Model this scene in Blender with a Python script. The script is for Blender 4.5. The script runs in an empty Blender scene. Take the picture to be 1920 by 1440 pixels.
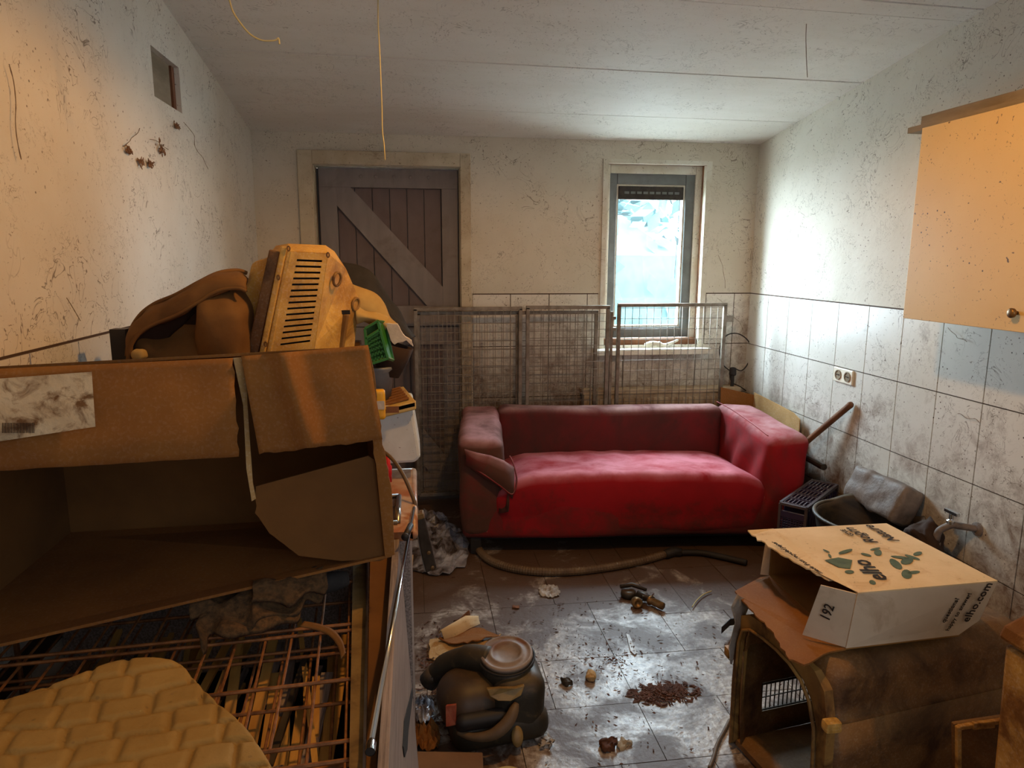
import bpy, math, random
from mathutils import Vector, Matrix, noise
random.seed(7)
SC = bpy.context.scene
COL = SC.collection
# ------------------------------------------------------------------ camera
F_PX, YAW, PITCH, ROLL = 1313.1, .1399, .1782, .0038
CAM = Vector((0, 0, 1.5664))
WALL_Y, WALL_R, WALL_L = 4.4345, 2.2263, -.9156
_f0 = Vector((math.sin(YAW), math.cos(YAW), 0)); _r = Vector((math.cos(YAW), -math.sin(YAW), 0)); _z = Vector((0, 0, 1))
_F = _f0*math.cos(PITCH)-_z*math.sin(PITCH); _U = _f0*math.sin(PITCH)+_z*math.cos(PITCH)
_R = _r*math.cos(ROLL)+_U*math.sin(ROLL); _U = _U*math.cos(ROLL)-_r*math.sin(ROLL)
cd = bpy.data.cameras.new('camera'); cam = bpy.data.objects.new('camera', cd); COL.objects.link(cam)
cd.sensor_width = 36; cd.lens = F_PX/1920*36; cd.clip_start = .02
cam.matrix_world = Matrix(((_R.x, _U.x, -_F.x, CAM.x), (_R.y, _U.y, -_F.y, CAM.y), (_R.z, _U.z, -_F.z, CAM.z), (0, 0, 0, 1)))
SC.camera = cam
# ------------------------------------------------------------------ light
w = bpy.data.worlds.new('world'); SC.world = w; w.use_nodes = True
nt = w.node_tree; bg = nt.nodes['Background']
bg.inputs[0].default_value = (.74, .89, 1.0, 1); bg.inputs[1].default_value = 62
def add_light(name, kind, loc, energy, color, target=None, **kw):
    d = bpy.data.lights.new(name, kind); d.energy = energy; d.color = color
    for k, v in kw.items(): setattr(d, k, v)
    o = bpy.data.objects.new(name, d); COL.objects.link(o); o.location = loc
    if target: o.rotation_euler = (Vector(target)-Vector(loc)).to_track_quat('-Z', 'Y').to_euler()
    return o
add_light('window_daylight_portal', 'AREA', (1.55, WALL_Y+.16, 1.6), 1, (1, 1, 1), (1.55, 0, 1.6), shape='RECTANGLE', size=.66, size_y=1.2)
bpy.data.lights['window_daylight_portal'].cycles.is_portal = True
add_light('ceiling_lamp', 'SPOT', (.62, 1.75, 2.42), 46, (1.0, .50, .13), (.62, 1.76, 0), spot_size=math.radians(172), spot_blend=.25, shadow_soft_size=.045)
add_light('camera_side_fill', 'AREA', (.9, -1.05, 1.7), 14, (.80, .90, 1.0), (.8, 3.5, 1.3), shape='RECTANGLE', size=1.6, size_y=1.6)  # added fill light behind the camera; no doorway is built there
SC.view_settings.view_transform = 'Standard'; SC.view_settings.look = 'None'
SC.view_settings.exposure = .3; SC.view_settings.gamma = 1; SC.view_settings.use_curve_mapping = False

# ------------------------------------------------------------------ pixel to point
def ray(u, v): return _F+_R*((u-960)/F_PX)-_U*((v-720)/F_PX)
def on(u, v, ax, val):
    d = ray(u, v); return CAM+d*((val-CAM[ax])/d[ax])
def atY(u, v, y): return on(u, v, 1, y)
def atX(u, v, x): return on(u, v, 0, x)
def atZ(u, v, z): return on(u, v, 2, z)
def atP(u, v, p0, n):
    d = ray(u, v); n = Vector(n); return CAM+d*((Vector(p0)-CAM).dot(n)/d.dot(n))
# ------------------------------------------------------------------ materials
def lin(c):
    return tuple(((x/255)/12.92 if x <= 10 else ((x/255+.055)/1.055)**2.4) for x in c)+(1,)
def mat(name, c1, c2=None, sc=4, rough=.8, metal=0, dirt=None, dsc=6, dlo=.5, dhi=.62, bump=0, bsc=60, stretch=(1, 1, 1),
        web=0, specks=0, dust=None, dustamt=.6, low=None, wet=None, spec=.4, trans=0, scuff=0, fary=None):
    m = bpy.data.materials.new(name); m.use_nodes = True; t = m.node_tree; N = t.nodes; L = t.links
    b = N['Principled BSDF']; b.inputs['Roughness'].default_value = rough; b.inputs['Metallic'].default_value = metal
    b.inputs['Specular IOR Level'].default_value = spec
    if trans: b.inputs['Transmission Weight'].default_value = trans
    geo = N.new('ShaderNodeNewGeometry'); mp = N.new('ShaderNodeMapping'); mp.inputs['Scale'].default_value = stretch
    L.new(geo.outputs['Position'], mp.inputs[0])
    def noi(scale, det=4, dist=0, vec=None, ro=.6):
        n = N.new('ShaderNodeTexNoise'); n.inputs['Scale'].default_value = scale; n.inputs['Detail'].default_value = det
        n.inputs['Distortion'].default_value = dist; n.inputs['Roughness'].default_value = ro
        L.new(vec or mp.outputs[0], n.inputs['Vector']); return n.outputs[0]
    def rng(x, a, c, lo=0, hi=1):
        r = N.new('ShaderNodeMapRange'); r.inputs[1].default_value = a; r.inputs[2].default_value = c
        r.inputs[3].default_value = lo; r.inputs[4].default_value = hi; L.new(x, r.inputs[0]); return r.outputs[0]
    def math_(op, a, c=None):
        r = N.new('ShaderNodeMath'); r.operation = op
        for i, x in enumerate((a, c)):
            if x is None: continue
            if isinstance(x, (int, float)): r.inputs[i].default_value = x
            else: L.new(x, r.inputs[i])
        return r.outputs[0]
    def mix(f, a, c):
        r = N.new('ShaderNodeMix'); r.data_type = 'RGBA'
        if isinstance(f, (int, float)): r.inputs[0].default_value = f
        else: L.new(f, r.inputs[0])
        for i, x in ((6, a), (7, c)):
            if isinstance(x, tuple): r.inputs[i].default_value = x
            else: L.new(x, r.inputs[i])
        return r.outputs[2]
    raw = geo.outputs['Position']
    col = lin(c1)
    if c2 is not None: col = mix(rng(noi(sc), .35, .65), lin(c1), lin(c2))
    rg = None
    if scuff:
        col = mix(math_('MULTIPLY', rng(noi(160, 5, .2, raw), .5, .8), scuff), col, lin((235, 225, 205)))
    if dirt is not None:
        dn_ = noi(dsc, 8, .6, raw, .65)
        if fary:
            sy_ = N.new('ShaderNodeSeparateXYZ'); L.new(raw, sy_.inputs[0]); dn_ = math_('ADD', dn_, rng(sy_.outputs[1], fary[0], fary[1], 0, fary[2]))
        f = rng(dn_, dlo, dhi); col = mix(f, col, lin(dirt)); rg = f
    if low is not None:   # low = (colour, z0, z1, amount): mud splashed up from the floor
        c, z0, z1, am = low
        sx = N.new('ShaderNodeSeparateXYZ'); L.new(raw, sx.inputs[0])
        h = rng(sx.outputs[2], z0, z1, 1, 0)
        f = math_('MULTIPLY', rng(math_('ADD', math_('ADD', math_('MULTIPLY', noi(2.2, 4, .3, raw, .6), .45), math_('MULTIPLY', noi(13, 9, .5, raw, .8), .55)), math_('MULTIPLY', h, .30)), .58, .78), am)
        col = mix(f, col, lin(c))
    if web:
        n = noi(7, 3, 1.4, raw); rd = rng(math_('ABSOLUTE', math_('SUBTRACT', n, .5)), .0, .009, 1, 0)
        mk = rng(noi(3.1, 2, 0, raw), .50, .58)
        n2 = noi(16, 4, 2.2, raw); rd2 = rng(math_('ABSOLUTE', math_('SUBTRACT', n2, .47)), .0, .010, 1, 0)
        mk2 = rng(noi(5.3, 3, 0, raw), .51, .58)
        f = math_('MULTIPLY', math_('MAXIMUM', math_('MULTIPLY', rd, mk), math_('MULTIPLY', rd2, mk2)), web)
        col = mix(f, col, lin((92, 76, 60)))
    if specks:
        v = N.new('ShaderNodeTexVoronoi'); v.inputs['Scale'].default_value = 42; v.inputs['Randomness'].default_value = 1
        L.new(raw, v.inputs['Vector'])
        f = math_('MULTIPLY', rng(v.outputs['Distance'], .10, .16, 1, 0), rng(noi(5, 4, 0, raw), .50, .58))
        col = mix(math_('MULTIPLY', f, specks), col, lin((70, 52, 38)))
        f = rng(noi(46, 4, 1.8, raw), .645, .70); col = mix(math_('MULTIPLY', f, specks), col, lin((105, 84, 64)))
    if dust is not None:
        sx = N.new('ShaderNodeSeparateXYZ'); L.new(geo.outputs['Normal'], sx.inputs[0])
        f = math_('MULTIPLY', math_('MULTIPLY', rng(sx.outputs[2], .25, .95), rng(noi(5, 6, .3, raw), .3, .62)), dustamt)
        col = mix(f, col, lin(dust))
    if isinstance(col, tuple): b.inputs['Base Color'].default_value = col
    else: L.new(col, b.inputs['Base Color'])
    if wet is not None and rg is not None: L.new(rng(rg, 0, 1, rough, wet), b.inputs['Roughness'])
    if bump:
        bp = N.new('ShaderNodeBump'); bp.inputs['Strength'].default_value = bump; bp.inputs['Distance'].default_value = .006
        L.new(noi(bsc, 5), bp.inputs['Height']); L.new(bp.outputs[0], b.inputs['Normal'])
    return m
MT = {}
BROWN = ('cardboard', 'carrier_', 'bag_brown', 'foam', 'pad_', 'stick_', 'box_inside', 'beige_cloth', 'tote_lid', 'vac_b', 'string', 'crate_plate', 'veneer')
def M(k, *a, **kw):
    if k.startswith(BROWN): a = tuple((int(c[0]*.97), int(c[1]*1.0), int(c[2]*.86)) for c in a); kw = {q: ((int(v[0]*.97), int(v[1]*1.0), int(v[2]*.86)) if q in ('dirt', 'dust') else v) for q, v in kw.items()}
    MT[k] = mat(k, *a, **kw); return MT[k]
M('plaster', (208, 200, 186), (218, 212, 200), sc=2, rough=.85, web=.85, specks=.8, bump=.25, bsc=25)
M('plaster_back', (196, 186, 168), (208, 199, 183), sc=2, rough=.85, web=.75, specks=.7, bump=.3, bsc=25)
M('grout', (72, 54, 42), rough=.9)
M('paving', (188, 186, 180), (170, 168, 160), sc=2)
M('walltile_back', (206, 200, 186), (214, 208, 196), sc=3, rough=.4, web=.7, specks=1, low=((96, 66, 40), .45, 1.45, .9), bump=.06, bsc=12)
M('walltile', (206, 202, 192), (214, 210, 202), sc=3, rough=.32, web=.85, specks=1, low=((98, 66, 40), .0, 1.05, .95), bump=.06, bsc=12)
M('ceiling_paint', (222, 217, 208), (230, 226, 219), sc=1.5, rough=.6, specks=.5, web=.5, stretch=(1, 4, 1))
M('ceiling_gap', (36, 28, 24))
M('floor_base', (60, 46, 34), rough=.7)
M('floortile', (186, 178, 170), (118, 102, 90), sc=48, rough=.36, dirt=(84, 62, 46), dsc=4.2, dlo=.42, dhi=.56, wet=.55, fary=(2.5, 3.4, .16), bump=.35, bsc=45, specks=.7, spec=.5)
M('door_paint', (120, 112, 110), (129, 121, 118), sc=3, rough=.6, stretch=(6, 6, 1), dirt=(92, 78, 68), dsc=4, dlo=.52, dhi=.8, bump=.1)
M('door_board_paint', (100, 87, 85), (108, 93, 91), sc=3, rough=.65, stretch=(6, 6, 1), dirt=(84, 70, 62), dsc=4, dlo=.5, dhi=.8, bump=.1)
M('door_frame_paint', (196, 184, 160), (176, 160, 134), sc=6, rough=.7, specks=.8, web=.6, bump=.2, low=((80, 50, 32), .2, 1.4, .8))
M('window_white', (214, 210, 198), (196, 186, 166), sc=6, rough=.6, specks=.7, web=.6)
M('window_grey', (116, 120, 120), (98, 100, 98), sc=8, rough=.6, specks=.5)
M('old_wood', (128, 84, 54), (98, 62, 40), sc=12, rough=.8, stretch=(1, 1, .3), bump=.2)
M('dark_vent', (62, 54, 46), (40, 34, 30), sc=30, rough=.8, bump=.3)
M('leaf_hedge', (20, 50, 50), (11, 34, 36), sc=6, rough=.9)
M('outside_wall', (60, 66, 62), (52, 58, 56), sc=3)
M('galv', (138, 128, 116), (106, 94, 80), sc=18, rough=.5, metal=.55, bump=.1)
M('radiator_paint', (186, 168, 140), (150, 126, 98), sc=9, rough=.6, low=((92, 60, 38), .2, .9, .6))
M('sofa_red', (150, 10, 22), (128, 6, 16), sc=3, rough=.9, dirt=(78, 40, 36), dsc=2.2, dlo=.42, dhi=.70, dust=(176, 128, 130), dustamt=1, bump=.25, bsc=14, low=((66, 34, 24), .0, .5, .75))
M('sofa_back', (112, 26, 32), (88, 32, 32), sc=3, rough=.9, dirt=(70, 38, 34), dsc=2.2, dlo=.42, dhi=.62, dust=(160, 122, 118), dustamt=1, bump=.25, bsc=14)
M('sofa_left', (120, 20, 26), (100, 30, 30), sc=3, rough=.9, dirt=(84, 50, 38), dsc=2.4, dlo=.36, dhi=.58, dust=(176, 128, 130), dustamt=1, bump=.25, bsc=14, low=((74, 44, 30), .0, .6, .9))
M('sofa_cushion', (160, 8, 22), (140, 6, 18), sc=3, rough=.9, low=((60, 30, 22), .0, .42, .8), dust=(200, 118, 130), dustamt=1, bump=.22, bsc=12, dirt=(92, 62, 56), dsc=3.2, dlo=.64, dhi=.72)
M('dark_foot', (28, 24, 22), rough=.8)
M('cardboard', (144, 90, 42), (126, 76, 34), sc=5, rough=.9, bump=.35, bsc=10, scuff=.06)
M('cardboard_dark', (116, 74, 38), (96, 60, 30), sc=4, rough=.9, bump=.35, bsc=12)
M('cardboard_pale', (190, 148, 112), (172, 130, 94), sc=6, rough=.9, bump=.3, bsc=16, scuff=.3)
M('label_paper', (196, 178, 148), (176, 154, 122), sc=14, rough=.85, dirt=(104, 72, 40), dsc=26, dlo=.47, dhi=.62, bump=.4, bsc=50)
M('print_dark', (44, 34, 28), rough=.9)
M('print_green', (92, 108, 88), (74, 92, 76), sc=30, rough=.9)
M('box_white', (222, 198, 160), (208, 182, 140), sc=5, rough=.85, bump=.25, bsc=16, specks=.35, dirt=(176, 130, 80), dsc=7, dlo=.56, dhi=.8)
M('box_side', (214, 196, 172), (200, 180, 154), sc=5, rough=.85, bump=.25, bsc=16, dirt=(150, 118, 84), dsc=7, dlo=.56, dhi=.85)
M('box_inside', (150, 104, 60), (136, 92, 52), sc=5, rough=.9, bump=.2)
M('carrier_beige', (218, 168, 96), (186, 132, 66), sc=10, rough=.6, dirt=(124, 80, 38), dsc=9, dlo=.5, dhi=.72, bump=.2, bsc=40, scuff=.35)
M('carrier_brown', (128, 86, 50), (108, 68, 36), sc=7, rough=.65, dirt=(70, 40, 18), dsc=6, dlo=.46, dhi=.66, bump=.4, bsc=45, scuff=.12, dust=(128, 96, 62))
M('carrier_frame', (160, 120, 74), (128, 88, 48), sc=9, rough=.65, dirt=(84, 52, 24), dsc=8, dlo=.5, dhi=.64, bump=.2)
M('bag_brown', (122, 82, 46), (104, 66, 34), sc=7, rough=.85, bump=.25, bsc=20)
M('bag_dark', (52, 34, 22), rough=.9)
M('black_cloth', (46, 44, 44), (34, 32, 32), sc=12, rough=.9, bump=.4, bsc=60)
M('knit_cloth', (96, 70, 42), (60, 44, 26), sc=90, rough=.95, bump=.6, bsc=120)
M('beige_cloth', (188, 152, 108), (168, 130, 88), sc=8, rough=.9, bump=.3, bsc=30)
M('white_carton', (206, 192, 180), (180, 166, 150), sc=10, rough=.8, bump=.3)
M('green_plastic', (48, 120, 38), (40, 100, 30), sc=10, rough=.45, dust=(150, 130, 70), dustamt=.6)
M('grey_plastic', (120, 122, 126), (100, 100, 102), sc=10, rough=.45)
M('black_plastic', (44, 40, 36), (34, 30, 26), sc=8, rough=.5, dirt=(84, 66, 46), dsc=7, dlo=.5, dhi=.8, dust=(104, 86, 66), dustamt=.5)
M('tub_black', (46, 40, 32), (34, 28, 22), sc=8, rough=.55, dirt=(92, 74, 50), dsc=5, dlo=.5, dhi=.75, dust=(104, 90, 70), dustamt=.7)
M('yellow_plastic', (226, 170, 40), (210, 150, 30), sc=8, rough=.4)
M('red_plastic', (190, 24, 34), rough=.4)
M('tote_white', (206, 208, 206), (190, 190, 186), sc=8, rough=.4, specks=1, dirt=(168, 148, 120), dsc=4, dlo=.55, dhi=.8)
M('tote_lid', (206, 170, 120), (186, 146, 96), sc=6, rough=.5, dirt=(140, 96, 54), dsc=12, dlo=.5, dhi=.75)
M('enamel', (196, 172, 150), (168, 130, 100), sc=6, rough=.3, dirt=(150, 92, 52), dsc=7, dlo=.46, dhi=.6, wet=.4)
M('steel', (168, 170, 172), (130, 126, 120), sc=12, rough=.28, metal=1)
M('chrome', (206, 210, 214), rough=.16, metal=1)
M('dark_metal', (66, 56, 46), (48, 38, 28), sc=20, rough=.5, metal=.5)
M('rust_wire', (160, 106, 60), (112, 70, 38), sc=40, rough=.6, metal=.3)
M('crate_plate', (136, 106, 74), (112, 82, 52), sc=14, rough=.7, dirt=(80, 56, 36), dsc=14, dlo=.5, dhi=.7, bump=.2)
M('stick_wood', (214, 160, 98), (176, 122, 66), sc=14, rough=.85, bump=.3, stretch=(1, .2, 1))
M('laminate', (158, 142, 134), (104, 90, 82), sc=190, rough=.5, stretch=(1, .03, 1), bump=.2, bsc=70, specks=.25, dirt=(150, 130, 112), dsc=5, dlo=.55, dhi=.8)
M('veneer_brown', (168, 112, 58), (140, 88, 42), sc=10, rough=.7, stretch=(1, .1, 1))
M('pad_cloth', (164, 128, 84), (148, 112, 68), sc=6, rough=.95, bump=.35, bsc=45, specks=.3)
M('vac_brown', (66, 44, 30), (50, 34, 24), sc=6, rough=.5, dust=(104, 78, 54), dustamt=.6, dirt=(92, 66, 44), dsc=20, dlo=.55, dhi=.75)
M('vac_black', (44, 36, 30), (34, 28, 22), sc=8, rough=.55, dust=(96, 74, 54), dustamt=.7, dirt=(80, 62, 46), dsc=24, dlo=.55, dhi=.75)
M('vac_lid', (140, 122, 108), (118, 100, 86), sc=14, rough=.6, dirt=(110, 72, 50), dsc=14, dlo=.5, dhi=.7)
M('vac_badge', (150, 118, 80), (120, 92, 62), sc=18, rough=.5)
M('red_sticker', (150, 60, 40), (170, 96, 70), sc=40, rough=.6)
M('purple_plastic', (54, 40, 74), (44, 32, 60), sc=8, rough=.5, dust=(120, 104, 92), dustamt=.8)
M('purple_dusty', (84, 72, 74), (66, 56, 62), sc=10, rough=.6)
M('hose_grey', (104, 84, 60), (86, 66, 46), sc=10, rough=.6)
M('socket_white', (226, 218, 200), rough=.4, specks=.5)
M('yellow_cabinet', (222, 190, 128), (216, 182, 120), sc=2, rough=.45, specks=1.0)
M('dusty_board', (150, 136, 114), (120, 106, 86), sc=10, rough=.9, bump=.3, stretch=(1, .3, 1))
M('green_dark_plastic', (20, 84, 70), rough=.25)
M('foil', (178, 182, 196), (90, 84, 90), sc=9, rough=.3, bump=.9, bsc=16, dirt=(60, 48, 42), dsc=6, dlo=.48, dhi=.6)
M('film', (176, 166, 156), (130, 118, 104), sc=14, rough=.35, bump=.5)
M('leaf_litter', (92, 54, 32), (62, 36, 22), sc=20, rough=.9)
M('clot', (134, 98, 66), (96, 66, 44), sc=60)
M('string_tan', (190, 170, 142), rough=.9)
M('cobweb', (120, 100, 80), rough=.95)
M('brass', (140, 108, 66), (96, 72, 46), sc=30, rough=.4, metal=.7)
M('foam_board', (196, 146, 88), (150, 100, 50), sc=12, rough=.8, dirt=(112, 68, 30), dsc=10, dlo=.48, dhi=.64, bump=.35, scuff=.3)
M('grey_lump', (128, 116, 108), (100, 88, 80), sc=16, rough=.6, bump=.9, bsc=22, specks=.3)
M('rubber', (36, 32, 30), rough=.6)
g = bpy.data.materials.new('dusty_glass'); g.use_nodes = True; t = g.node_tree; t.nodes.clear()
o_ = t.nodes.new('ShaderNodeOutputMaterial'); tr = t.nodes.new('ShaderNodeBsdfTransparent'); gl = t.nodes.new('ShaderNodeBsdfGlossy'); df = t.nodes.new('ShaderNodeBsdfTranslucent')
gl.inputs[1].default_value = .1; df.inputs[0].default_value = (.8, .9, .9, 1); tr.inputs[0].default_value = (.90, .94, .95, 1)
m1 = t.nodes.new('ShaderNodeMixShader'); m1.inputs[0].default_value = .05; m2 = t.nodes.new('ShaderNodeMixShader')
nn = t.nodes.new('ShaderNodeTexNoise'); nn.inputs['Scale'].default_value = 30; nn.inputs['Detail'].default_value = 6
rr = t.nodes.new('ShaderNodeMapRange'); rr.inputs[3].default_value = .0; rr.inputs[4].default_value = .007
gg = t.nodes.new('ShaderNodeNewGeometry'); t.links.new(gg.outputs['Position'], nn.inputs['Vector'])
t.links.new(nn.outputs[0], rr.inputs[0]); t.links.new(rr.outputs[0], m2.inputs[0])
t.links.new(tr.outputs[0], m1.inputs[1]); t.links.new(gl.outputs[0], m1.inputs[2]); t.links.new(m1.outputs[0], m2.inputs[1]); t.links.new(df.outputs[0], m2.inputs[2]); t.links.new(m2.outputs[0], o_.inputs[0])
MT['glass'] = g

# ------------------------------------------------------------------ mesh helpers
ORG = {}
class MB:
    def __init__(s): s.v = []; s.f = []
    def add(s, vs, fs):
        n = len(s.v); s.v += [Vector(v) for v in vs]; s.f += [tuple(i+n for i in f) for f in fs]; return s
    def box(s, c, d, rot=None):
        c = Vector(c); h = Vector(d)/2
        vs = [Vector((x*h.x, y*h.y, z*h.z)) for x in (-1, 1) for y in (-1, 1) for z in (-1, 1)]
        if rot is not None: vs = [rot @ v for v in vs]
        return s.add([c+v for v in vs], [(0, 1, 3, 2), (4, 6, 7, 5), (0, 4, 5, 1), (2, 3, 7, 6), (0, 2, 6, 4), (1, 5, 7, 3)])
    def b6(s, x0, x1, y0, y1, z0, z1): return s.box(((x0+x1)/2, (y0+y1)/2, (z0+z1)/2), (abs(x1-x0), abs(y1-y0), abs(z1-z0)))
    def bar(s, a, b, w, h, up=(0, 0, 1)):
        a = Vector(a); b = Vector(b); d = (b-a); L = d.length; d.normalize(); u = Vector(up)
        if abs(d.dot(u)) > .99: u = Vector((1, 0, 0))
        sd = d.cross(u).normalized(); u = sd.cross(d)
        return s.box((a+b)/2, (w, L, h), Matrix((sd, d, u)).transposed())
    def tube(s, pts, r, n=8, cap=True):
        pts = [Vector(p) for p in pts]; rs = r if isinstance(r, (list, tuple)) else [r]*len(pts); rings = []; pu = None
        for i, p in enumerate(pts):
            d = (pts[min(i+1, len(pts)-1)]-pts[max(i-1, 0)]).normalized()
            if pu is None:
                pu = Vector((0, 0, 1)) if abs(d.z) < .9 else Vector((1, 0, 0))
            a = d.cross(pu).normalized(); pu = a.cross(d).normalized()
            rings.append([p+(a*math.cos(6.2832*k/n)+pu*math.sin(6.2832*k/n))*rs[i] for k in range(n)])
        return s.loft(rings, cap)
    def loft(s, rings, cap=True, closed=True):
        n = len(rings[0]); vs = [v for r in rings for v in r]; fs = []
        for i in range(len(rings)-1):
            for k in range(n if closed else n-1):
                fs.append((i*n+k, i*n+(k+1) % n, (i+1)*n+(k+1) % n, (i+1)*n+k))
        if cap: fs.append(tuple(range(n-1, -1, -1))); fs.append(tuple((len(rings)-1)*n+k for k in range(n)))
        return s.add(vs, fs)
    def lathe(s, prof, c, n=28, axis=(0, 0, 1), sy=1):
        ax = Vector(axis).normalized(); a = (Vector((1, 0, 0)) if abs(ax.x) < .9 else Vector((0, 1, 0))).cross(ax).normalized(); b = ax.cross(a)
        c = Vector(c)
        return s.loft([[c+ax*z+(a*math.cos(6.2832*k/n)+b*math.sin(6.2832*k/n)*sy)*max(r, 1e-4) for k in range(n)] for r, z in prof], True)
    def slab(s, poly, t, n=None):
        poly = [Vector(p) for p in poly]
        if n is None:
            n = Vector((0, 0, 0))
            for i in range(len(poly)): n += poly[i].cross(poly[(i+1) % len(poly)])
            n.normalize()
            if n.dot(CAM-poly[0]) < 0: n = -n
        n = Vector(n).normalized(); k = len(poly)
        return s.add(poly+[p-n*t for p in poly], [tuple(range(k)), tuple(range(2*k-1, k-1, -1))]+[(i, i+k, (i+1) % k+k, (i+1) % k) for i in range(k)])
    def sheet(s, A, B, m=12, t=.006, amp=.0, sc=8, bulge=None):
        """draped cloth between polylines A and B"""
        n = len(A); top = []; 
        for i in range(n):
            row = []
            for j in range(m+1):
                f = j/m; p = Vector(A[i]).lerp(Vector(B[i]), f)
                if bulge: p = p+Vector(bulge)*math.sin(f*math.pi)
                p = p+noise.noise_vector(p*sc)*amp
                row.append(p)
            top.append(row)
        vs = [p for r in top for p in r]; W = m+1
        nrm = (Vector(B[0])-Vector(A[0])).cross(Vector(A[-1])-Vector(A[0])).normalized()
        vs2 = [p-nrm*t for p in vs]; K = len(vs); fs = []
        for i in range(n-1):
            for j in range(m):
                a = i*W+j; q = (a, a+1, a+W+1, a+W); fs.append(q); fs.append(tuple(x+K for x in reversed(q)))
        edge = [j for j in range(W)]+[i*W+m for i in range(1, n)]+[(n-1)*W+j for j in range(m-1, -1, -1)]+[i*W for i in range(n-2, 0, -1)]
        for k in range(len(edge)):
            a, b = edge[k], edge[(k+1) % len(edge)]; fs.append((a, a+K, b+K, b))
        return s.add(vs+vs2, fs)
    def rbox(s, c, d, r, res=.02, rot=None, fn=None):
        c = Vector(c); h = Vector(d)/2; r = min(r, h.x, h.y, h.z)*.999
        nx, ny, nz = [max(3, int(x/res)) for x in d]; idx = {}; vs = []; fs = []
        cnt = (nx, ny, nz)
        def vid(i, j, k):
            key = (i, j, k)
            if key not in idx:
                p = Vector((h.x*(2*i/nx-1), h.y*(2*j/ny-1), h.z*(2*k/nz-1)))
                q = Vector([max(-(h[a]-r), min(h[a]-r, p[a])) for a in range(3)]); e = p-q
                if e.length > 1e-9: p = q+e.normalized()*r
                if fn: p = Vector(fn(p))
                if rot is not None: p = rot @ p
                idx[key] = len(vs); vs.append(c+p)
            return idx[key]
        for ax in range(3):
            a1, a2 = (ax+1) % 3, (ax+2) % 3
            for side in (0, cnt[ax]):
                for i in range(cnt[a1]):
                    for j in range(cnt[a2]):
                        q = []
                        for (di, dj) in ((0, 0), (1, 0), (1, 1), (0, 1)):
                            k = [0, 0, 0]; k[ax] = side; k[a1] = i+di; k[a2] = j+dj; q.append(vid(*k))
                        fs.append(tuple(q) if side else tuple(reversed(q)))
        return s.add(vs, fs)
    def torus(s, c, R, r, axis=(0, 0, 1), n=28, m=8, arc=6.2832, sy=1):
        ax = Vector(axis).normalized(); a = (Vector((1, 0, 0)) if abs(ax.x) < .9 else Vector((0, 1, 0))).cross(ax).normalized(); b = ax.cross(a); c = Vector(c)
        rings = []
        for i in range(n+1):
            t = arc*i/n; d = a*math.cos(t)+b*math.sin(t)*sy
            rings.append([c+d*R+(d.normalized()*math.cos(6.2832*k/m)+ax*math.sin(6.2832*k/m))*r for k in range(m)])
        return s.loft(rings, False)
    def build(s, name, m, parent=None, smooth=False, bevel=0, sub=0, label=None, kind=None, solid=0):
        o3 = ORG.get(parent.name, Vector((0, 0, 0))) if parent else Vector((0, 0, 0))
        me = bpy.data.meshes.new(name)
        if parent is None:
            lo = Vector([min(v[i] for v in s.v) for i in range(3)]); hi = Vector([max(v[i] for v in s.v) for i in range(3)])
            o3 = Vector(((lo.x+hi.x)/2, (lo.y+hi.y)/2, lo.z)); base = o3
        me.from_pydata([tuple(v-o3) for v in s.v], [], s.f); me.update()
        o = bpy.data.objects.new(name, me); COL.objects.link(o); me.materials.append(MT[m])
        if parent: o.parent = parent
        else: o.location = o3
        ORG[o.name] = o3
        if smooth:
            for p in me.polygons: p.use_smooth = True
        if solid:
            md = o.modifiers.new('solid', 'SOLIDIFY'); md.thickness = solid; md.offset = 0
        if bevel:
            md = o.modifiers.new('bevel', 'BEVEL'); md.width = bevel; md.segments = 2; md.limit_method = 'ANGLE'
        if sub:
            md = o.modifiers.new('sub', 'SUBSURF'); md.levels = sub; md.render_levels = sub
        if label: o['label'] = label
        if kind: o['kind'] = kind
        return o
def tag(o, label, cat, group=None, kind=None):
    o['label'] = label; o['category'] = cat
    if group: o['group'] = group
    if kind: o['kind'] = kind
    return o
def thing(name, loc, label=None, cat=None, group=None, kind=None):
    o = bpy.data.objects.new(name, None); COL.objects.link(o); o.location = loc; o.empty_display_size = .05; ORG[o.name] = Vector(loc)
    if label: tag(o, label, cat, group)
    if kind: o['kind'] = kind
    return o
def dup(ob, loc, parent=None):
    c = ob.copy(); COL.objects.link(c); c.location = loc
    if parent is not None: c.parent = parent
    ORG[c.name] = Vector(loc); return c
def jag(a, b, n, amp):
    a = Vector(a); b = Vector(b); d = (b-a); nn_ = Vector((-d.z, 0, d.x)).normalized() if abs(d.y) < .5*d.length else Vector((-d.y, d.x, 0)).normalized()
    return [a+d*(i/n)+nn_*random.uniform(-amp, amp)*(1 if 0 < i < n else 0) for i in range(n)]
def pj(pts, amp=2.0, step=14):
    """pixel polygon with ragged edges"""
    out = []
    for i, p in enumerate(pts):
        q = pts[(i+1) % len(pts)]; out.append(p[:2])
        if len(p) > 2 and p[2]:
            L = math.hypot(q[0]-p[0], q[1]-p[1]); n = max(2, int(L/step))
            for k in range(1, n):
                out.append((p[0]+(q[0]-p[0])*k/n+random.uniform(-amp, amp)*p[2], p[1]+(q[1]-p[1])*k/n+random.uniform(-amp, amp)*p[2]))
    return out
def smooth_path(pts, n=8):
    P = [Vector(p) for p in pts]; out = []
    for i in range(len(P)-1):
        p0, p1, p2, p3 = P[max(i-1, 0)], P[i], P[i+1], P[min(i+2, len(P)-1)]
        for k in range(n):
            t = k/n; out.append(.5*((2*p1)+(p2-p0)*t+(2*p0-5*p1+4*p2-p3)*t*t+(3*p1-p0-3*p2+p3)*t**3))
    out.append(P[-1]); return out
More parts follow.
